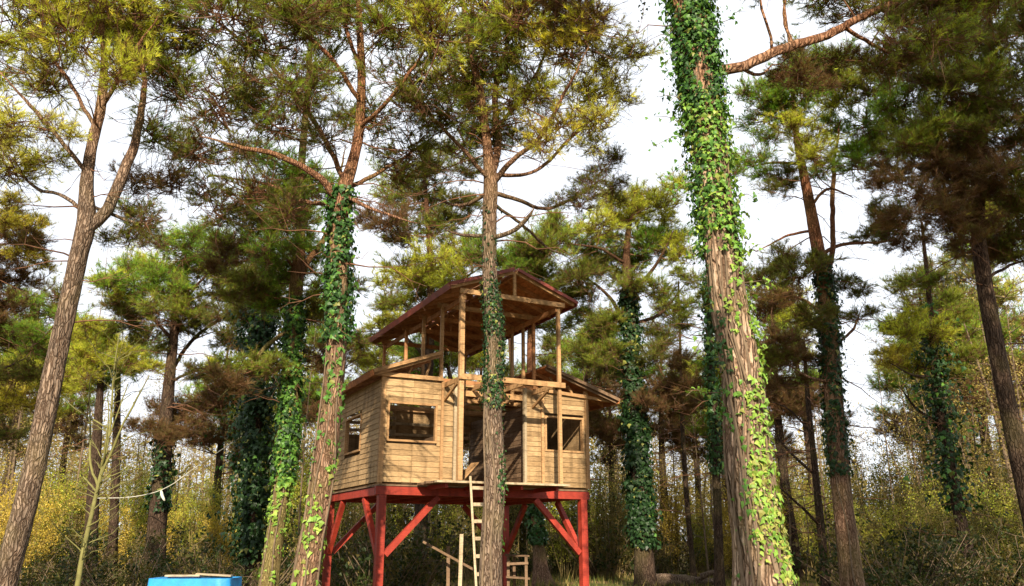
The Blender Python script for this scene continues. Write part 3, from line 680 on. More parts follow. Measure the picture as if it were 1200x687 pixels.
# slimmer ivy pine behind it
t3 = Pine('pine_tree', 'slim pine with sunlit mossy foot and ivy behind the reddish pine', 'tree', [(314, 690, 30), (322, 630, 27), (333, 560, 24), (340, 480, 23), (343, 400, 22), (347, 340, 22), (350, 305, 19), (352, 270, 15), (351, 220, 12), (356, 160, 10), (362, 90, 8), (365, 20, 6)], 18, GP, 'bark_mossy', 20, .09, 13, (.17, .014, 15), .9)
t3.limb([(347, 335, 14), (362, 305, 12, .1), (383, 270, 10, .3), (395, 220, 7, .6), (405, 170, 5, .8)]).limb([(349, 320, 6), (325, 290, 5, -.3), (290, 275, 4, -.6)]).limb([(344, 380, 7), (315, 405, 8, -.4), (285, 440, 6, -.8), (255, 470, 4, -1.2)])
t3.limb([(352, 270, 5), (320, 240, 5, .4), (280, 230, 4, .8)]).limb([(352, 300, 5), (375, 325, 5, -.3), (405, 330, 4, -.5)])
t3.clumps([(330, 250, 30, .3, 'm'), (368, 298, 26, .6, 'g'), (312, 300, 32, -.4, 'g'), (290, 270, 30, .5, 'm'), (290, 330, 26, -.6, 'd'), (385, 340, 26, -.4, 'm'), (370, 370, 24, .5, 'd'), (265, 300, 24, .8, 'b'), (262, 445, 24, -1, 'b'), (290, 430, 26, -.6, 'm'), (380, 420, 24, .4, 'b'), (330, 200, 30, 0, 'g'), (370, 210, 30, .4, 'g'), (405, 410, 18, .7, 'm'), (310, 360, 26, .2, 'g')]).twigs(18, 4, 10, (.5, 1.6)).done()
ivy(t3, 'bright green ivy climbing the slim pine with the mossy foot', [(570, 350, 560, .06, 'mid'), (560, 350, 260, .10, 'deep'), (610, 560, 260, .05, 'lit'), (690, 600, 70, .02, 'lit')], .095, 22, 2)

# ivy pillar standing left of it
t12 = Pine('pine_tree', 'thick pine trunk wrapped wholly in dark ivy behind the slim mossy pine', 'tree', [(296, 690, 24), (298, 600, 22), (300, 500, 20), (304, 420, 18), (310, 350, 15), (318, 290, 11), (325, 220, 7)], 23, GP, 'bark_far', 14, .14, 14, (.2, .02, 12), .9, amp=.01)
t12.clumps([(300, 300, 26, .5, 'd'), (335, 270, 26, -.4, 'g'), (285, 370, 24, .4, 'd'), (335, 330, 22, .6, 'm')]).done()
ivy(t12, 'dense dark ivy pillar beside the slim mossy pine', [(660, 340, 520, .20, 'deep'), (650, 370, 500, .42, 'deep'), (560, 360, 60, .45, 'mid')], .12, 23, 0)

# pine in front of the house
t4 = Pine('pine_tree', 'pine standing in front of the house doorway with many upswept branches', 'tree', [(575, 700, 36), (576, 640, 34), (580, 560, 32), (577, 480, 28), (579, 400, 26), (574, 320, 24), (574, 250, 23), (575, 214, 22), (570, 165, 14), (563, 110, 11), (550, 50, 8), (540, -20, 5)], 14.3, GP, 'bark_grey', 28, .07, 15, (.15, .0105, 17), .95)
t4.limb([(578, 218, 15), (585, 165, 12, .2), (580, 110, 10, .4), (592, 60, 8, .5), (600, 0, 5, .6)], 10).limb([(578, 215, 11), (602, 185, 9, -.3), (632, 158, 7, -.5), (665, 105, 5, -.8), (690, 55, 3, -1)], 10)
t4.limb([(585, 205, 8), (625, 200, 6, .3), (670, 160, 5, .6), (705, 130, 4, .8), (728, 95, 3, .9)]).limb([(577, 226, 9), (605, 233, 7, .4), (640, 243, 6, .8), (680, 225, 4, 1.0), (712, 205, 3, 1.1)]).limb([(577, 280, 9), (600, 270, 8, -.3), (618, 256, 7, -.5), (626, 244, 5, -.6)])
t4.limb([(575, 212, 8), (545, 180, 7, -.4), (510, 140, 5, -.7), (480, 105, 4, -.9)]).limb([(574, 225, 8), (540, 240, 6, .5), (505, 232, 5, .8)]).limb([(574, 278, 7), (545, 277, 6, .3), (520, 268, 5, .5)]).limb([(585, 165, 6), (615, 110, 5, .6), (640, 60, 4, .9), (655, 10, 3, 1.1)]).limb([(568, 150, 6), (535, 100, 5, .7), (510, 50, 4, 1)])
t4.limb([(578, 235, 6), (610, 262, 5, .9), (640, 290, 4, 1.3), (662, 300, 3, 1.6)])
t4.clumps([(650, 150, 34, -.4, 'o'), (688, 112, 36, .4, 'p'), (708, 68, 32, .7, 'p'), (662, 62, 42, -.5, 'o'), (622, 108, 38, .5, 'm'), (640, 28, 44, .6, 'y'), (598, 58, 40, .4, 'm'), (560, 62, 42, -.3, 'm'), (556, 122, 38, .6, 'm'), (522, 140, 38, -.5, 'm'), (528, 90, 40, .8, 'y'), (560, 10, 50, .2, 'y'), (610, 5, 46, -.2, 'm'), (680, 20, 40, .8, 'b'), (655, 5, 36, -.8, 'b'), (690, 150, 26, .6, 'p'), (718, 100, 24, .9, 'o'), (590, 150, 24, .7, 'm'), (600, 120, 30, -.6, 'y'), (545, 175, 30, .5, 'm')], sat=1)
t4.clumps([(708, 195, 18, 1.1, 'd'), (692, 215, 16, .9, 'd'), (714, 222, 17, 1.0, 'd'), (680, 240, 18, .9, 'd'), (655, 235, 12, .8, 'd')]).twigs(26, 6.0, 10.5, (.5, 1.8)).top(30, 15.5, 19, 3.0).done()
ivy(t4, 'thin ivy creeping up the pine in front of the house doorway', [(480, 330, 420, .03, 'deep'), (470, 330, 140, .04, 'dark'), (590, 480, 200, .025, 'dark', 5.0, 6.6), (650, 560, 90, .02, 'mid', 5.4, 6.6), (330, 240, 90, .02, 'deep')], .055, 24, 2)

# the big ivy-clad trunk on the right
t5 = Pine('pine_tree', 'massive sunlit pine trunk hung with bright leafy ivy and one orange limb', 'tree', [(895, 700, 92), (889, 640, 78), (876, 540, 68), (868, 440, 60), (852, 350, 55), (840, 260, 53), (830, 170, 52), (818, 80, 50), (808, 0, 48), (800, -60, 46), (790, -160, 40), (782, -300, 30), (776, -460, 18)], 9.5, GP, 'bark_big', 56, .045, 16, (.15, .010, 17), 1.0, amp=.022, flare=.25)
t5.limb([(835, 84, 19), (862, 80, 18, .1), (892, 68, 17, .2), (930, 54, 16, .4), (970, 40, 15, .5), (1010, 22, 13, .6), (1060, 0, 11, .7), (1120, -40, 8, .8)], 12)
t5.limb([(905, 66, 6, .3), (902, 40, 5, .1), (890, 0, 4, -.1), (885, -40, 3, -.2)]).limb([(870, 80, 6, .2), (890, 90, 5, .5), (905, 76, 4, .8)]).limb([(930, 54, 6, .4), (920, 20, 5, .8), (925, -20, 4, 1.1)]).limb([(990, 32, 7, .5), (1040, 60, 5, .9), (1080, 70, 4, 1.2)])
t5.clumps([(1000, 8, 34, .9, 'd'), (1050, 20, 36, 1.0, 'd'), (935, 85, 20, .7, 'b'), (955, 98, 18, .9, 'b'), (1060, 62, 32, 1.2, 'd'), (925, 62, 16, .9, 'd'), (1100, -20, 60, 1, 'd'), (960, -30, 44, .8, 'm'), (1090, 45, 34, .6, 'm'), (1025, 75, 24, 1.4, 'b'), (975, 70, 20, 1.2, 'd'), (1120, 10, 44, 1.4, 'm')])
t5.top(24, 13, 17, 3.0).twigs(10, 7.5, 9.5, (.4, 1.0)).done()
ivy(t5, 'bright leafy ivy cloaking the massive sunlit trunk', [(130, -80, 700, .06, 'dark'), (140, -80, 400, .10, 'mid'), (300, 130, 330, .055, 'mid'), (300, 120, 230, .08, 'lit'), (300, 120, 260, .07, 'dark', 2.6, 4.3), (450, 300, 190, .04, 'lit', 4.3, 7.0), (440, 300, 200, .06, 'lit', 5.4, 6.9), (440, 300, 200, .05, 'dark', 2.8, 4.2), (560, 430, 130, .03, 'lit', 5.0, 6.8), (560, 440, 150, .05, 'mid', 2.8, 3.7), (700, 540, 330, .025, 'lit', 4.4, 6.7), (700, 540, 210, .022, 'yel', 4.4, 6.6), (560, 420, 260, .03, 'lit', 4.6, 6.9), (700, 450, 90, .02, 'mid', 3.6, 4.8)], .064, 25, 11,  # lit leaves towards the right, dark at left: sun side painted in
    sprays=[(800, 60, -22, 18, 10, 'dark'), (806, 120, -36, -6, 16, 'dark'), (806, 150, -40, -14, 22, 'mid'), (812, 160, -46, 12, 22, 'mid'), (815, 190, -36, 22, 18, 'mid'), (818, 215, -28, 10, 14, 'mid'), (795, 30, -20, 25, 10, 'dark'), (850, 25, 26, -12, 14, 'mid'), (866, 230, 22, 6, 14, 'mid'), (872, 300, 28, -14, 16, 'lit'), (885, 330, 24, 10, 14, 'lit'), (826, 460, -22, 4, 12, 'lit'), (828, 400, -14, 14, 10, 'lit'), (880, 380, 20, 16, 12, 'lit'), (862, 180, 24, 16, 12, 'mid'), (858, 140, 20, 10, 10, 'dark')])

# dark forked pine right of it
t6 = Pine('pine_tree', 'dark forked pine with shaggy lower branches right of the massive trunk', 'tree', [(1000, 695, 34), (993, 640, 31), (984, 560, 28), (977, 480, 27), (972, 400, 26), (966, 330, 23), (958, 290, 19), (945, 220, 15), (935, 170, 11), (930, 120, 8), (926, 60, 4)], 20, GP, 'bark_pine', 22, .1, 17, (.17, .014, 15), 1.0)
t6.limb([(968, 335, 13), (976, 300, 11, .2), (977, 260, 10, .3), (978, 200, 8, .5), (985, 140, 5, .7)]).limb([(960, 300, 8), (985, 288, 7, .5), (1020, 285, 5, 1), (1060, 280, 4, 1.4)]).limb([(950, 240, 6), (970, 222, 5, -.3), (1000, 232, 4, -.6)]).limb([(955, 270, 6), (925, 275, 5, .4), (885, 295, 4, .8)]).limb([(970, 370, 7), (940, 350, 6, -.5), (905, 345, 4, -.9)]).limb([(972, 410, 6), (1000, 385, 5, .5), (1010, 360, 3, .8)]).limb([(940, 190, 6), (905, 190, 5, .5), (880, 195, 4, .8)]).limb([(975, 450, 6), (945, 440, 5, -.4), (915, 420, 4, -.8)])
t6.clumps([(898, 140, 30, .5, 'g'), (935, 115, 32, -.4, 'g'), (980, 118, 30, .5, 'y'), (1012, 150, 30, .6, 'g'), (1035, 180, 24, .8, 'm'), (880, 192, 24, .7, 'g'), (950, 165, 28, -.6, 'y'), (1000, 195, 26, .4, 'g'), (920, 215, 20, .4, 'd'), (960, 85, 30, .3, 'g'), (1020, 110, 26, -.3, 'm'), (900, 105, 22, .2, 'g'), (985, 70, 26, .4, 'g')])
t6.clumps([(915, 300, 20, .6, 'd'), (935, 325, 26, -.3, 'd'), (905, 352, 22, -.8, 'b'), (890, 330, 18, .7, 'd'), (945, 370, 20, -.5, 'd'), (1005, 372, 16, .7, 'd'), (1010, 340, 14, .9, 'd'), (915, 400, 22, -.7, 'b'), (940, 420, 20, .3, 'b'), (1035, 270, 20, 1.2, 'd'), (1060, 285, 22, 1.4, 'b'), (900, 425, 18, -.5, 'd'), (985, 330, 14, .5, 'd'), (920, 450, 16, .3, 'b')]).twigs(40, 3, 12, (.6, 2.0)).top(24, 19, 22, 3.2).done()
ivy(t6, 'dark ivy on the forked pine right of the massive trunk', [(560, 300, 240, .07, 'deep'), (420, 300, 160, .1, 'deep')], .1, 26, 2)

# pine at the right edge
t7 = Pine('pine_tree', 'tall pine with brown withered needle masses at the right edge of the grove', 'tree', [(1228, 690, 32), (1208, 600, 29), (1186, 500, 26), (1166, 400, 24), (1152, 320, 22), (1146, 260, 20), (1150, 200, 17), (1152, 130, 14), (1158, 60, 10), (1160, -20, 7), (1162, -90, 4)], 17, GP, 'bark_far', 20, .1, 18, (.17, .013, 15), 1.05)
t7.limb([(1148, 270, 8), (1115, 250, 7, -.4), (1080, 235, 5, -.8)]).limb([(1150, 215, 8), (1110, 190, 7, .5), (1070, 170, 5, .9)]).limb([(1152, 160, 7), (1110, 120, 6, -.6), (1075, 90, 4, -1)]).limb([(1153, 130, 7), (1185, 100, 6, .6), (1220, 80, 5, 1)]).limb([(1150, 230, 6), (1185, 215, 5, -.5), (1215, 205, 4, -.9)]).limb([(1158, 60, 6), (1120, 20, 5, .5), (1090, -20, 4, .9)]).limb([(1152, 330, 6), (1185, 310, 5, .3), (1220, 300, 4, .5)])
t7.clumps([(1100, 60, 36, .5, 'm'), (1150, 40, 40, -.5, 'd'), (1185, 90, 38, .7, 'm'), (1120, 112, 36, -.6, 'm'), (1080, 95, 30, -.9, 'd'), (1190, 150, 36, -.3, 'd'), (1150, 150, 34, .6, 'm'), (1100, 195, 38, .7, 'b'), (1075, 235, 34, -.8, 'b'), (1150, 230, 34, -.4, 'b'), (1118, 265, 32, -.5, 'b'), (1190, 215, 32, -.7, 'd'), (1130, 5, 44, .5, 'm'), (1190, 20, 44, 0, 'd'), (1050, 210, 24, -.3, 'b'), (1060, 160, 28, .8, 'm'), (1060, 120, 26, .4, 'g'), (1170, 280, 26, .5, 'b'), (1195, 300, 24, .4, 'd'), (1090, 150, 32, -.6, 'm'), (1130, 190, 30, .0, 'b'), (1210, 250, 34, .3, 'd'), (1160, -40, 60, 0, 'm'), (1180, 180, 30, .6, 'b'), (1040, 250, 16, -.9, 'd')], sat=3).twigs(30, 4, 12, (.6, 2.0)).top(34, 17.2, 21, 3.4).done()

# ivy-sleeved pine right of the house
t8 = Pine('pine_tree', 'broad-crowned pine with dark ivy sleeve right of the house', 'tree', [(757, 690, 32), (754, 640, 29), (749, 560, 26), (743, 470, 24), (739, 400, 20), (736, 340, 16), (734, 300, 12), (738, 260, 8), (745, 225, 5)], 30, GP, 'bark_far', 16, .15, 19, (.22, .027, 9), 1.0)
t8.limb([(739, 400, 9), (715, 350, 7, .6), (680, 320, 5, 1.2)]).limb([(737, 350, 8), (770, 310, 6, -.8), (790, 270, 4, -1.4)]).limb([(738, 380, 7), (775, 365, 6, .8), (805, 330, 4, 1.5)]).limb([(735, 310, 6), (700, 290, 5, -.8), (650, 285, 3, -1.5)]).limb([(742, 450, 6), (705, 455, 5, .5), (680, 480, 3, 1)]).limb([(743, 470, 6), (780, 455, 5, -.6), (810, 445, 3, -1)]).limb([(715, 470, 8, 1.5), (708, 420, 7, 1.2), (705, 370, 5, 1)])
t8.clumps([(640, 290, 28, -1.3, 'm'), (668, 278, 26, .8, 'g'), (700, 268, 26, -.9, 'y'), (740, 248, 28, .4, 'y'), (778, 240, 26, -.6, 'y'), (782, 282, 26, 1, 'g'), (638, 322, 24, 1.2, 'm'), (680, 330, 26, -.8, 'd'), (728, 318, 28, 1.0, 'm'), (770, 340, 26, -1, 'm'), (800, 300, 22, -.6, 'y'), (700, 375, 22, .8, 'm'), (780, 395, 22, .8, 'm'), (655, 352, 20, .4, 'm'), (715, 412, 20, -.5, 'm'), (800, 360, 22, 1.2, 'm'), (755, 290, 26, 0, 'g'), (620, 300, 20, -.5, 'g'), (770, 420, 22, -.8, 'd'), (710, 300, 22, 1, 'g')], sat=2)
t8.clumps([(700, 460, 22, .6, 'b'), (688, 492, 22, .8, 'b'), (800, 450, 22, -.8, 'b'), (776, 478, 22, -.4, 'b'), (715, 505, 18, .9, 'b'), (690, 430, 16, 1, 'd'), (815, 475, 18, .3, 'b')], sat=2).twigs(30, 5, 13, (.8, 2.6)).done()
ivy(t8, 'dark ivy sleeve on the broad-crowned pine right of the house', [(640, 340, 330, .12, 'deep'), (620, 480, 160, .18, 'deep'), (640, 420, 50, .12, 'mid', 5.4, 6.6)], .15, 27, 0)

# pine behind the trough
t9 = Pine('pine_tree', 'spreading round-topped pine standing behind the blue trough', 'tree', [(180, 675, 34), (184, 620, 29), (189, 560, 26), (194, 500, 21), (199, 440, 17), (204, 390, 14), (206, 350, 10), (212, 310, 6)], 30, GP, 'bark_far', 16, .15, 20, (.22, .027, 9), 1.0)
t9.limb([(200, 440, 8), (225, 400, 7, .8), (265, 370, 5, 1.5), (300, 360, 3, 2)]).limb([(203, 400, 7), (175, 370, 6, -.8), (145, 345, 4, -1.5)]).limb([(198, 450, 6), (240, 430, 5, -.9), (290, 415, 3, -1.5)]).limb([(196, 480, 6), (225, 470, 5, .6), (255, 470, 3, 1)]).limb([(205, 370, 6), (235, 330, 5, -.7), (260, 310, 3, -1.2)])
t9.clumps([(150, 340, 26, -1.2, 'g'), (180, 318, 26, .8, 'y'), (215, 300, 28, -.8, 'g'), (243, 290, 26, 1, 'g'), (160, 370, 24, .9, 'd'), (200, 352, 28, -.8, 'm'), (250, 340, 28, 1.2, 'd'), (282, 330, 26, -1, 'm'), (132, 330, 18, -1.3, 'y'), (232, 380, 26, .9, 'd'), (272, 398, 24, 1.2, 'd'), (308, 378, 24, 1.5, 'm'), (175, 395, 20, .4, 'd'), (215, 325, 24, 1.0, 'g'), (290, 355, 22, -1, 'm'), (140, 360, 18, .6, 'd'), (185, 340, 24, -1, 'g'), (265, 310, 24, .5, 'g')], sat=2)
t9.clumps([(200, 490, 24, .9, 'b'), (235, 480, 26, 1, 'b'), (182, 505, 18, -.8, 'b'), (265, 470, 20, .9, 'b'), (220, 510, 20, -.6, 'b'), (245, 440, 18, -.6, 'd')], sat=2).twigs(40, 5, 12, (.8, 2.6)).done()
ivy(t9, 'dark ivy on the round-topped pine behind the blue trough', [(600, 500, 160, .12, 'deep')], .15, 28, 0)

# pair of trunks behind the sapling
for k, (dx, Y, lab) in enumerate(((0, 31, 'bushy bright pine with twin-like dark trunk behind the yellowish sapling'), (26, 34, 'thin dark pine close behind the sapling, half hidden by its bushy neighbour'))):
    p = Pine('pine_tree', lab, 'tree', [(104 + dx, 672, 24 - 6 * k), (108 + dx, 600, 19 - 5 * k), (113 + dx * .9, 520, 15 - 3 * k), (117 + dx * .8, 460, 11 - 2 * k), (118 + dx * .8, 420, 8)], Y, GP, 'bark_far', 12, .2, 30 + k, (.22, .026, 12), 1.0)
    p.clumps([(70 + dx, 440, 22, .8, 'y'), (100 + dx, 420, 26, -.6, 'y'), (132 + dx, 432, 24, .7, 'g'), (90 + dx, 398, 20, 0, 'y'), (152 + dx, 425, 20, -.8, 'y'), (118 + dx, 402, 22, .5, 'm')][:6 - 2 * k]).twigs(14, 3, 8, (.8, 2.4)).done()

# brown pine outside the left edge, its boughs reaching in
p = Pine('pine_tree', 'golden brown pine whose boughs reach in at the left edge', 'tree', [(-70, 690, 40), (-62, 560, 36), (-55, 430, 30), (-50, 300, 24), (-46, 200, 16), (-45, 120, 8)], 16, GP, 'bark_far', 16, .14, 40, (.17, .013, 15), 1.1)
p.limb([(-50, 310, 9), (-20, 290, 7, -.4), (20, 285, 4, -.8)]).limb([(-53, 380, 8), (-20, 370, 6, .4), (20, 345, 4, .7)]).limb([(-55, 440, 8), (-15, 440, 6, -.5), (30, 420, 4, -.9)])
p.clumps([(8, 275, 26, -.7, 'b'), (30, 268, 20, -.9, 'o'), (20, 325, 26, .6, 'b'), (5, 360, 26, .4, 'b'), (15, 440, 28, -.6, 'd'), (40, 408, 22, -.8, 'g'), (-20, 300, 34, .0, 'b'), (-15, 400, 34, .3, 'd'), (30, 300, 18, -.6, 'o'), (10, 250, 20, -.5, 'o'), (20, 470, 28, .4, 'o'), (5, 510, 24, 0, 'd'), (45, 450, 18, .5, 'y')]).twigs(20, 2, 9, (.6, 2)).done()

# yellow-green pine behind the house
p = Pine('pine_tree', 'yellow-green pine rising behind the left eave of the house', 'tree', [(492, 690, 24), (494, 600, 22), (498, 500, 19), (502, 420, 16), (505, 360, 13), (504, 300, 10), (500, 240, 7), (496, 180, 4)], 31, GP, 'bark_far', 14, .18, 41, (.22, .024, 12), 1.0)
p.limb([(502, 420, 7), (470, 390, 5, .6), (440, 370, 4, 1)]).limb([(505, 370, 6), (540, 330, 5, -.6), (570, 310, 3, -1)])
p.clumps([(480, 330, 24, .6, 'y'), (505, 305, 26, -.6, 'y'), (535, 295, 26, .6, 'y'), (472, 358, 22, .8, 'm'), (445, 385, 20, .8, 'y'), (440, 425, 18, -.5, 'y'), (560, 300, 22, -.8, 'g'), (500, 340, 24, 1, 'm'), (530, 330, 22, -1, 'y'), (425, 400, 16, .8, 'm'), (590, 305, 20, -.8, 'g'), (620, 295, 18, -.8, 'g'), (500, 235, 30, 1.0, 'd'), (458, 262, 28, -.9, 'b'), (460, 215, 26, 1.2, 'm'), (510, 195, 28, -.8, 'd'), (528, 258, 26, .8, 'd'), (480, 270, 24, .6, 'm')]).twigs(16, 4, 12, (.8, 2.4)).done()
# trunk seen under the house
p = Pine('pine_tree', 'ivy-topped pine trunk seen beneath the house floor', 'tree', [(636, 684, 22), (632, 650, 19), (628, 600, 18), (624, 520, 16), (622, 430, 13), (622, 350, 8), (622, 300, 4)], 33, GP, 'bark_pine', 14, .18, 42, (.22, .025, 12), 1.0, flare=.8)
p.clumps([(600, 330, 24, .6, 'g'), (640, 350, 24, -.6, 'm'), (620, 305, 26, .4, 'y'), (590, 365, 20, -.5, 'g'), (655, 385, 20, .5, 'm')]).twigs(12, 4, 12, (.8, 2.4)).done()
ivy(p, 'ivy on the pine trunk seen beneath the house floor', [(640, 520, 300, .1, 'dark')], .16, 43, 0)
# thin neighbours behind the massive trunk
for k, (pts, Y, lab, iv) in enumerate((([(843, 676, 16), (841, 600, 14), (838, 520, 12), (834, 440, 10), (830, 360, 7), (828, 300, 4)], 28, 'thin ivy-topped pine close behind the left side of the massive trunk', 1), ([(812, 664, 9), (806, 600, 8), (802, 540, 7), (799, 480, 6), (797, 400, 4), (795, 330, 2)], 34, 'very thin bare pine between the ivy-sleeved pine and the massive trunk', 0),
        ([(968, 690, 15), (964, 640, 13), (958, 580, 11), (952, 520, 9), (946, 460, 7), (942, 400, 4)], 26, 'slender bare-branched tree hard against the dark forked pine', 0), ([(1142, 680, 20), (1124, 600, 18), (1108, 520, 17), (1098, 450, 14), (1092, 380, 10), (1085, 310, 6), (1080, 260, 3)], 24, 'ivy-hung tree with yellowing leaves before the pale gap at right', 2))):
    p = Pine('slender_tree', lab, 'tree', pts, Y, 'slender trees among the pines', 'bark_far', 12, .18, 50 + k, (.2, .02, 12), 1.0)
    if k == 0: p.clumps([(815, 330, 18, .5, 'm'), (845, 350, 18, -.5, 'm'), (800, 420, 14, .5, 'b')])
    if k == 2: p.limb([(956, 560, 6), (930, 535, 5, .3), (905, 505, 3, .5)]).limb([(962, 615, 6), (935, 590, 5, -.3), (900, 560, 3, -.5)]).limb([(950, 510, 4), (925, 480, 3, .2), (900, 470, 2, .3)])
    if k == 3:
        p.limb([(1095, 420, 7), (1070, 400, 5, .4), (1045, 380, 3, .8)]).limb([(1096, 440, 6), (1070, 440, 5, -.4), (1042, 425, 3, -.8)]).limb([(1105, 500, 6), (1075, 480, 5, .4), (1050, 450, 3, .6)])
        p.clumps([(1060, 380, 20, .5, 'y'), (1045, 425, 18, -.6, 'o'), (1095, 390, 24, -.5, 'y'), (1075, 430, 20, .6, 'y'), (1110, 360, 22, .4, 'm'), (1085, 330, 20, -.4, 'm'), (1125, 420, 22, .5, 'm')])
    p.twigs(44 if k in (0, 1, 2) else 26, 1.5, 11, (.7, 2.4)).done()
    if iv: ivy(p, ('ivy on the thin pine behind the left side of the massive trunk', 'heavy green ivy mass on the tree before the pale gap at right')[iv - 1], [(560, 330, 300, .10, 'dark')] if iv == 1 else [(600, 380, 230, .30, 'deep'), (560, 360, 120, .55, 'dark'), (600, 440, 60, .6, 'mid')], .13, 60 + k, 0)
# unseen trees added behind the viewpoint to shade near trunks and wood floor
def shade_pine(lab, x, y, h, r, z0, z1, rad, n, seed, off=(0, 0)):
    p = Pine.__new__(Pine); p.rs = np.random.RandomState(seed); p.Y = y; p.root = thing('pine_tree', lab, 'tree', (x, y, 0), 0, GP); p.o = np.array([x, y, 0.])
    T = spline([[x, y, -.15, r], [x + .05, y, h * .5, r * .8], [x, y + .1, h, r * .45]], 60); p.trunk = T; p.nodes = [T]; p.br = G(); p.cr = G(); p.tP = []; p.bP = []; p.bD = []; p.bC = []
    g = G(); tube(g, T[:, :3] - p.o, T[:, 3], 16, disp=bark_disp(seed, .012)); g.obj('trunk', 'bark_pine', p.root)
    if n:
        p.trunk = T + np.array([off[0], off[1], 0, 0]); p.top(n, z0, z1, rad); p.trunk = T
        needle_tris(p.cr, np.concatenate(p.bP) - p.o, np.concatenate(p.bD), np.concatenate(p.bC), 6, .34, .05, p.rs); p.cr.obj('crown', 'needles', p.root, False, 'stuff')
    p.twigs(14, 3, h * .9, (.5, 1.4))
    p.br.obj('branches', 'twig', p.root, True, 'stuff')
shade_pine('added unseen snag behind the viewpoint shading the massive trunk', 2.72, -6, 11.6, .36, 0, 0, 0, 0, 81)
shade_pine('added unseen pine behind the viewpoint shading the forked grey pine', -9.2, -8, 13, .3, 9, 16, 2.2, 34, 82)
shade_pine('added unseen pine behind the viewpoint shading the dark forked pine', 8.5, -4, 14, .3, 9.5, 17, 3.2, 46, 83)
shade_pine('added unseen pine beside the viewpoint shading the wood at right', 11.0, 3, 16, .3, 12, 20, 3.8, 70, 84)
# the yellowish sapling
p = Pine('sapling', 'thin yellowish sapling with forked bare twigs near the left edge', 'tree', [(90, 692, 7.6), (97, 650, 7.0), (108, 600, 5.9), (116, 565, 5.2), (124, 530, 3.4), (130, 490, 3.4), (133, 440, 2.0), (140, 390, 1.4)], 13, None, 'sapling_bark', 10, .06, 70, (.1, .007, 10), .5, 'sapling_bark', amp=.004)
for q in ([(115, 570, 5), (108, 545, 4, .1), (106, 500, 3, .2), (107, 440, 2, .2)], [(117, 560, 5), (135, 520, 4, -.1), (158, 470, 3, -.2), (175, 440, 2, -.3)], [(114, 575, 4), (100, 562, 3, .1), (95, 555, 2, .1)], [(107, 505, 3, .2), (90, 480, 2, .3), (70, 462, 1.5, .4)], [(120, 548, 4), (127, 510, 3, -.2), (127, 470, 2, -.3)], [(138, 515, 3, -.1), (140, 480, 2, 0), (150, 450, 1.5, .1)]): p.limb(q, 6)
p.twigs(46, 1.2, 4.6, (.2, .9), .5, 0).done()
# pale rope strung behind the sapling
ro = thing('rope', 'pale rope strung between trunks with a short loose end hanging', 'rope', tuple(at(190, 578, 27.2))); o_ = at(190, 578, 27.2); g = G()
tube(g, spline([at(111, 584, 31), at(150, 583, 29), at(182, 577, 27.5), at(205, 566, 26.5), at(222, 553, 26), at(300, 500, 23.1)], 24) - o_, .015, 5); g.obj('line', 'rope', ro)
g = G(); tube(g, spline([at(189, 575, 27.2), at(190, 581, 27.2), at(193, 587, 27.2)], 6) - o_, [.03, .05, .055, .05, .045, .03], 5); g.obj('loose_end', 'rope', ro)
# dangling dry vine at the top between the crowns
g = G(); rs_ = np.random.RandomState(4); S = spline([at(792, -150, 9.6), at(770, -80, 10.4), at(757, -20, 11), at(753, 20, 11), at(744, 50, 11), at(738, 66, 11)], 30); vo = thing('hanging_vine', 'thin dark leafy vine dangling free against the bright sky', 'vine', tuple(S[-1])); tube(g, S - S[-1], np.linspace(.006, .003, 30), 3); g.obj('stem', 'twig', vo); g = G(); leaves(g, (S - S[-1])[rs_.randint(12, 30, 46)] + rs_.normal(size=(46, 3)) * .05, rs_.normal(size=(46, 3)) + [0, -.5, 0], rs_.uniform(.03, .06, 46), np.tile([.04, .045, .02], (46, 1)), rs_); g.obj('foliage', 'ivy_leaf', vo, False, 'stuff')


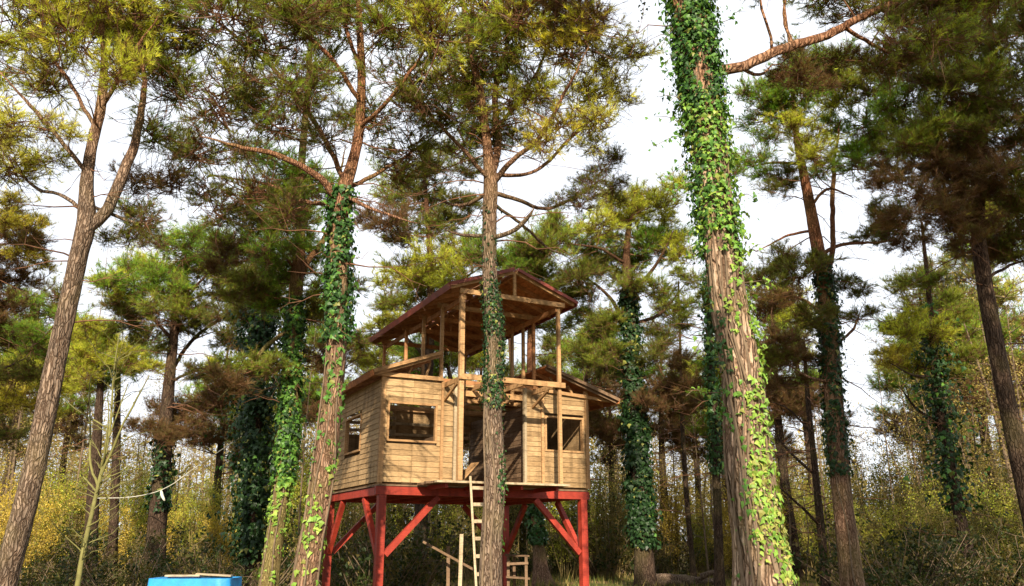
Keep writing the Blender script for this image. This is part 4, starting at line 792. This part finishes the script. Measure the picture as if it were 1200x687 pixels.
# ------------------------------------------------------------------ woodland behind the clearing
OVAL = np.array([[0, -.5, 0], [.26, 0, .05], [0, .5, -.05], [-.26, 0, .05]]); OVT = np.array([[0, 1, 2], [0, 2, 3]])
def mk_bush(seed, kind):
    """thicket shrub, far tree, sapling or low bramble: root empty with stems and foliage"""
    rs = np.random.RandomState(seed); r = link(kind, None); sg = G(); lg = G(); P = []; C = []
    if kind == 'thicket_shrub':
        H = rs.uniform(5, 7.5); ns = 22; spread = 1.5; cols = [[(.52, .38, .06), (.34, .27, .045), (.60, .45, .09)], [(.10, .10, .022), (.16, .13, .03), (.06, .065, .018)], [(.30, .22, .05), (.12, .10, .03), (.20, .13, .04)], [(.30, .34, .04), (.44, .42, .06), (.16, .19, .025)]][seed % 4]; nl = (9000, 8000, 3500, 9000)[seed % 4]; sz = (.10, .12, .10, .10)[seed % 4]
    elif kind == 'far_tree':
        H = rs.uniform(12, 16); ns = 8; spread = 3.0; cols = [(.36, .27, .07), (.22, .19, .04), (.44, .34, .12), (.16, .15, .04)]; nl = 8000; sz = .115
    elif kind == 'bare_sapling':
        H = rs.uniform(9, 14); ns = 1; spread = .3; cols = [(.30, .24, .06), (.17, .15, .04)]; nl = 300; sz = .10
    else:
        H = rs.uniform(1.0, 1.7); ns = 26; spread = 1.1; cols = [(.04, .055, .014), (.07, .07, .018), (.025, .04, .012), (.14, .11, .035)]; nl = 1700; sz = .10
    for i in range(ns):
        a = rs.uniform(0, 6.28); q = rs.uniform(0, 1) ** .6; h = H * rs.uniform(.55, 1)
        b = np.array([math.cos(a), math.sin(a), 0]) * q * spread * (.55 if kind != 'bare_sapling' else 0)
        t = b + np.array([math.cos(a), math.sin(a), 0]) * spread * rs.uniform(.1, .8) + [rs.normal() * .2, rs.normal() * .2, h]
        if kind == 'low_bramble': t = b + np.array([math.cos(a) * 1.1, math.sin(a) * 1.1, h])
        b[2] = -.12
        S = spline([b, (b + t) / 2 + rs.normal(size=3) * [.22, .22, 0] * min(1, H / 4), t], 9); r0 = .009 + .005 * h if kind != 'far_tree' else .03 + .009 * h
        if kind == 'bare_sapling': r0 = .06
        tube(sg, S, np.linspace(r0, .006, 9), 5)
        nb_ = {'thicket_shrub': 12, 'far_tree': 40, 'bare_sapling': 34, 'low_bramble': 4}[kind]
        for k in range(nb_):
            j = rs.randint(2 if kind != 'bare_sapling' else 2, 9); L = rs.uniform(.25, 1.0) * (H * .14 + .15)
            d = unit(rs.normal(size=3) * [1, 1, .5] + [0, 0, .45]); e = S[j] + d * L; m = (S[j] + e) / 2 + rs.normal(size=3) * .08 * L
            B = spline([S[j], m, e], 4); tube(sg, B, [.006 + r0 * .12, .005 + r0 * .06, .004, .003], 3)
            n = max(2, int(nl / (ns * nb_))); w = rs.randint(1, 4, n)
            P.append(B[w] + rs.normal(size=(n, 3)) * .16 * (H / 6 if H > 3 else .5)); c = np.array(cols[rs.randint(len(cols))])
            C.append(np.tile(c, (n, 1)) * rs.uniform(.65, 1.3, (n, 1)))
    P = np.concatenate(P); C = np.concatenate(C); P = P[:]; P[:, 2] = np.maximum(P[:, 2], .03)
    leaves(lg, P, rs.normal(size=(len(P), 3)) + [0, -.3, .5], sz * rs.uniform(.6, 1.3, len(P)), C, rs, OVAL, OVT, .4)
    sg.obj('stems', 'twig_gold' if kind in ('thicket_shrub',) else 'twig_grey', r, True, 'stuff'); lg.obj('foliage', 'soft_leaf', r, False, 'stuff')
    return r
KIND = {'thicket_shrub': ('shrub', 'thicket shrubs behind the clearing', ['bright golden shrub with thin upright stems in the thicket', 'dark olive shrub with thin upright stems in the thicket', 'brownish shrub with thin upright stems in the thicket', 'yellow-green shrub with thin upright stems in the thicket']),
        'far_tree': ('tree', 'far golden trees', ['pale golden tree with fine twigs far behind the thicket'] * 4),
        'bare_sapling': ('sapling', 'bare saplings in the thicket', ['bare straight sapling standing in the golden thicket'] * 4),
        'low_bramble': ('bush', 'low brambles at the edge of the clearing', ['low dark green bramble bush at the foot of the woodland'] * 4)}
rb = random.Random(77)
def pick_tone(px, i):                       # golden at left, olive behind the house, darker and brown at right
    return ([0, 3, 0, 2] if px < 330 else [1, 1, 3, 2] if px < 740 else [0, 2, 3, 0] if px < 950 else [1, 2, 3, 1])[i % 4]
def scatter(kind, spots, nvar):
    prot = [mk_bush(900 + i + 20 * len(kind), kind) for i in range(nvar)]; used = set()
    for i, (x, y, sc, *lab) in enumerate(spots):
        k = i % nvar if kind != 'thicket_shrub' else pick_tone(x / y * FPX + 600, i); o = prot[k] if k not in used else copy_tree(prot[k]); used.add(k)
        o.location = (x, y, 0); o.rotation_euler.z = rb.uniform(0, 6.28); o.scale = (sc,) * 3; tag(o, lab[0] if lab else KIND[kind][2][k], KIND[kind][0], KIND[kind][1])
def band(n, y0, y1, s0, s1, marg=1.1, skip=None):
    out = []
    for i in range(n):
        Y = rb.uniform(y0, y1); px = -60 + (1320) * (i + rb.uniform(.1, .9)) / n
        if skip and skip(px, Y): continue
        out.append(((px - 600) / FPX * Y * .96, Y, rb.uniform(s0, s1)))
    return out
gap = lambda px, Y: 995 < px < 1085
scatter('thicket_shrub', band(34, 36, 44, .55, .95) + band(34, 44, 54, .8, 1.15) + [(on_ground(px, Y)[0], Y, sc) for px, Y, sc in ((1150, 25, .45), (1105, 34, .75), (1190, 27, .6), (1045, 36, .45), (20, 30, .7), (60, 34, .8), (1120, 31, .7), (1225, 25, .6), (900, 36, .7), (1030, 31, .42), (1062, 30, .5), (1092, 29, .55), (1128, 28, .5), (1165, 33, .75), (1015, 35, .5), (1210, 30, .8), (-20, 26, .7), (230, 38, .7), (560, 38, .6))], 4)
NEAR = 'olive leafy tree with fine twigs crowding the right side of the wood'
scatter('far_tree', [(on_ground(px, Y)[0], Y, sc, NEAR) for px, Y, sc in ((1125, 33, .70), (1190, 31, .78), (1250, 28, .75), (1150, 40, .9))] + [(on_ground(8, 35)[0], 35, .7, 'leafy golden tree crowding the left side of the wood behind the forked pine')] + band(26, 56, 66, .7, 1.0, skip=gap) + band(20, 68, 82, .9, 1.15, skip=gap), 4)
scatter('bare_sapling', band(60, 34, 54, .7, 1.15), 4)
scatter('low_bramble', [q for q in band(26, 27, 33, .8, 1.5) if q[0] < -3.5] + band(40, 38, 47, 1.0, 1.9) + [(on_ground(px, 22)[0], 22, 1.2) for px in (20, 150, 260, 1060, 1110, 1190)] + [(on_ground(px, 25)[0], 25, 1.5) for px in (430, 470, 1040, 1085, 1150)], 4)

# pines standing back in the wood
def wood_pine(seed):
    rs = np.random.RandomState(seed); H = rs.uniform(12, 16); r = link('pine_tree', None); g = G(); T = spline([[0, 0, -.15, .24], [rs.normal() * .3, 0, H * .5, .17], [rs.normal() * .5, rs.normal() * .4, H, .04]], 40)
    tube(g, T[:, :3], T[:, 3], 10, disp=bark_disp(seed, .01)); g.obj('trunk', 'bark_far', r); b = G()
    for k in range(30):
        z = H * rs.uniform(.35, 1.0); q = T[np.abs(T[:, 2] - z).argmin()]; a = rs.uniform(0, 6.28); L = rs.uniform(.5, 2.6) * (1.25 - .7 * z / H); e = q[:3] + [math.cos(a) * L, math.sin(a) * L, rs.uniform(-.1, .5) * L]
        tube(b, spline([q[:3], (q[:3] + e) / 2 + rs.normal(size=3) * .1, e], 6), np.linspace(.035, .008, 6), 4)
        if z > H * .52 and k < 26:
            o = link('bough', unit_clump('gmdymg'[rs.randint(6)] if z > H * .62 else 'b', rs.randint(4)), r, 'stuff'); o.location = e; o.rotation_euler.z = rs.uniform(0, 6.28); o.scale = (rs.uniform(.8, 1.25),) * 3
    b.obj('branches', 'twig', r, True, 'stuff'); return r
wp = [wood_pine(500 + i) for i in range(4)]
spots = ((55, 46), (245, 42), (275, 50), (325, 45), (370, 39), (430, 44), (465, 52), (520, 41), (560, 48), (600, 43), (660, 50), (695, 40), (720, 46), (785, 45), (822, 52), (870, 41), (905, 46), (935, 38), (1128, 38), (1160, 45), (1205, 36), (1098, 47), (1180, 32), (1148, 52), (962, 44), (1240, 43), (-10, 37), (-50, 42))
for i, (px, Y) in enumerate(spots):
    o = wp[i % 4] if i < 4 else copy_tree(wp[i % 4]); o.location = (*on_ground(px, Y)[:2], 0); o.rotation_euler.z = rb.uniform(0, 6.28); o.scale = (rb.uniform(.8, 1.12),) * 3
    tag(o, 'straight dark-trunked pine standing back in the wood behind the clearing', 'tree', 'pines back in the wood')

# far wood that closes the view
def far_wood():
    rs = np.random.RandomState(8); n = 26000; x = rs.uniform(-95, 95, n); y = rs.uniform(88, 100, n)
    top = 12.5 + 2.5 * np.sin(x * .21) + 1.6 * np.sin(x * .55 + 1) + 1.2 * np.sin(x * 1.3); gapc = np.exp(-((x - 42) / 6) ** 2); top = top * (1 - .72 * gapc)
    z = rs.uniform(0, 1, n) ** .8 * top; C = np.array([(.28, .21, .06), (.16, .14, .04), (.34, .26, .09), (.10, .10, .03)])[rs.randint(0, 4, n)] * rs.uniform(.7, 1.3, (n, 1)); g = G()
    leaves(g, np.stack([x, y, z + .1], -1), rs.normal(size=(n, 3)) + [0, -.6, .3], rs.uniform(.35, .8, n), C, rs, OVAL, OVT, .3)
    o = g.obj('distant_woodland', 'soft_leaf', None, False, 'stuff'); tag(o, 'hazy golden wood closing the view behind everything', 'woodland')
far_wood()

# fallen trunk at the edge of the clearing
lg_ = thing('fallen_log', 'weathered fallen log lying left of the massive trunk', 'log', tuple(on_ground(795, 31))); b0 = on_ground(795, 31); g = G()
tube(g, spline([at(752, 688, 30.2) - b0, at(772, 681, 31) - b0, at(800, 680, 31) - b0, at(825, 682, 31.3) - b0, at(848, 681, 31.5) - b0], 60), np.r_[np.linspace(.10, .21, 12), np.linspace(.21, .16, 30), np.linspace(.16, .08, 18)], 18, disp=bark_disp(5, .06, 2.5, 11)); g.obj('bole', 'bark_grey', lg_)
g = G(); tube(g, spline([at(822, 676, 31) - b0, at(835, 671, 30.8) - b0, at(846, 672, 30.9) - b0], 10), np.linspace(.12, .05, 10), 8); g.obj('branch_stub', 'bark_grey', lg_)

# grass and litter on the clearing floor
def grass():
    rs = np.random.RandomState(9); n = 60000; Y = 8 + 38 * rs.uniform(0, 1, n) ** .8; px = rs.uniform(-80, 1280, n); x = (px - 600) / FPX * Y
    patch = np.sin(x * .8 + 1) * np.sin(Y * .6) + .6 * np.sin(x * 2.1 + Y * 1.1); k = patch + rs.normal(size=n) * .6 > -.1; x, Y = x[k], Y[k]; n = len(x)
    h = rs.uniform(.08, .32, n) * (1 + (rs.rand(n) < .05) * 1.3); d = rs.normal(size=(n, 3)) * .35 + [0, 0, 1]; d = unit(d) * h[:, None]
    side = unit(np.stack([rs.normal(size=n), rs.normal(size=n), np.zeros(n)], -1)) * (.006 + .0005 * Y[:, None]); b = np.stack([x, Y, np.full(n, -.09)], -1)
    C = np.array([(.10, .12, .025), (.24, .20, .06), (.36, .28, .10), (.06, .08, .02)])[rs.randint(0, 4, n)] * rs.uniform(.7, 1.3, (n, 1)); g = G()
    g.add(np.stack([b - side, b + side, b + d + [0, 0, .09]], 1).reshape(-1, 3), np.arange(3 * n).reshape(-1, 3), np.repeat(C, 3, 0))
    o = g.obj('grass', 'soft_leaf', None, False, 'stuff'); tag(o, 'patchy dry grass over the clearing floor', 'grass')
grass()
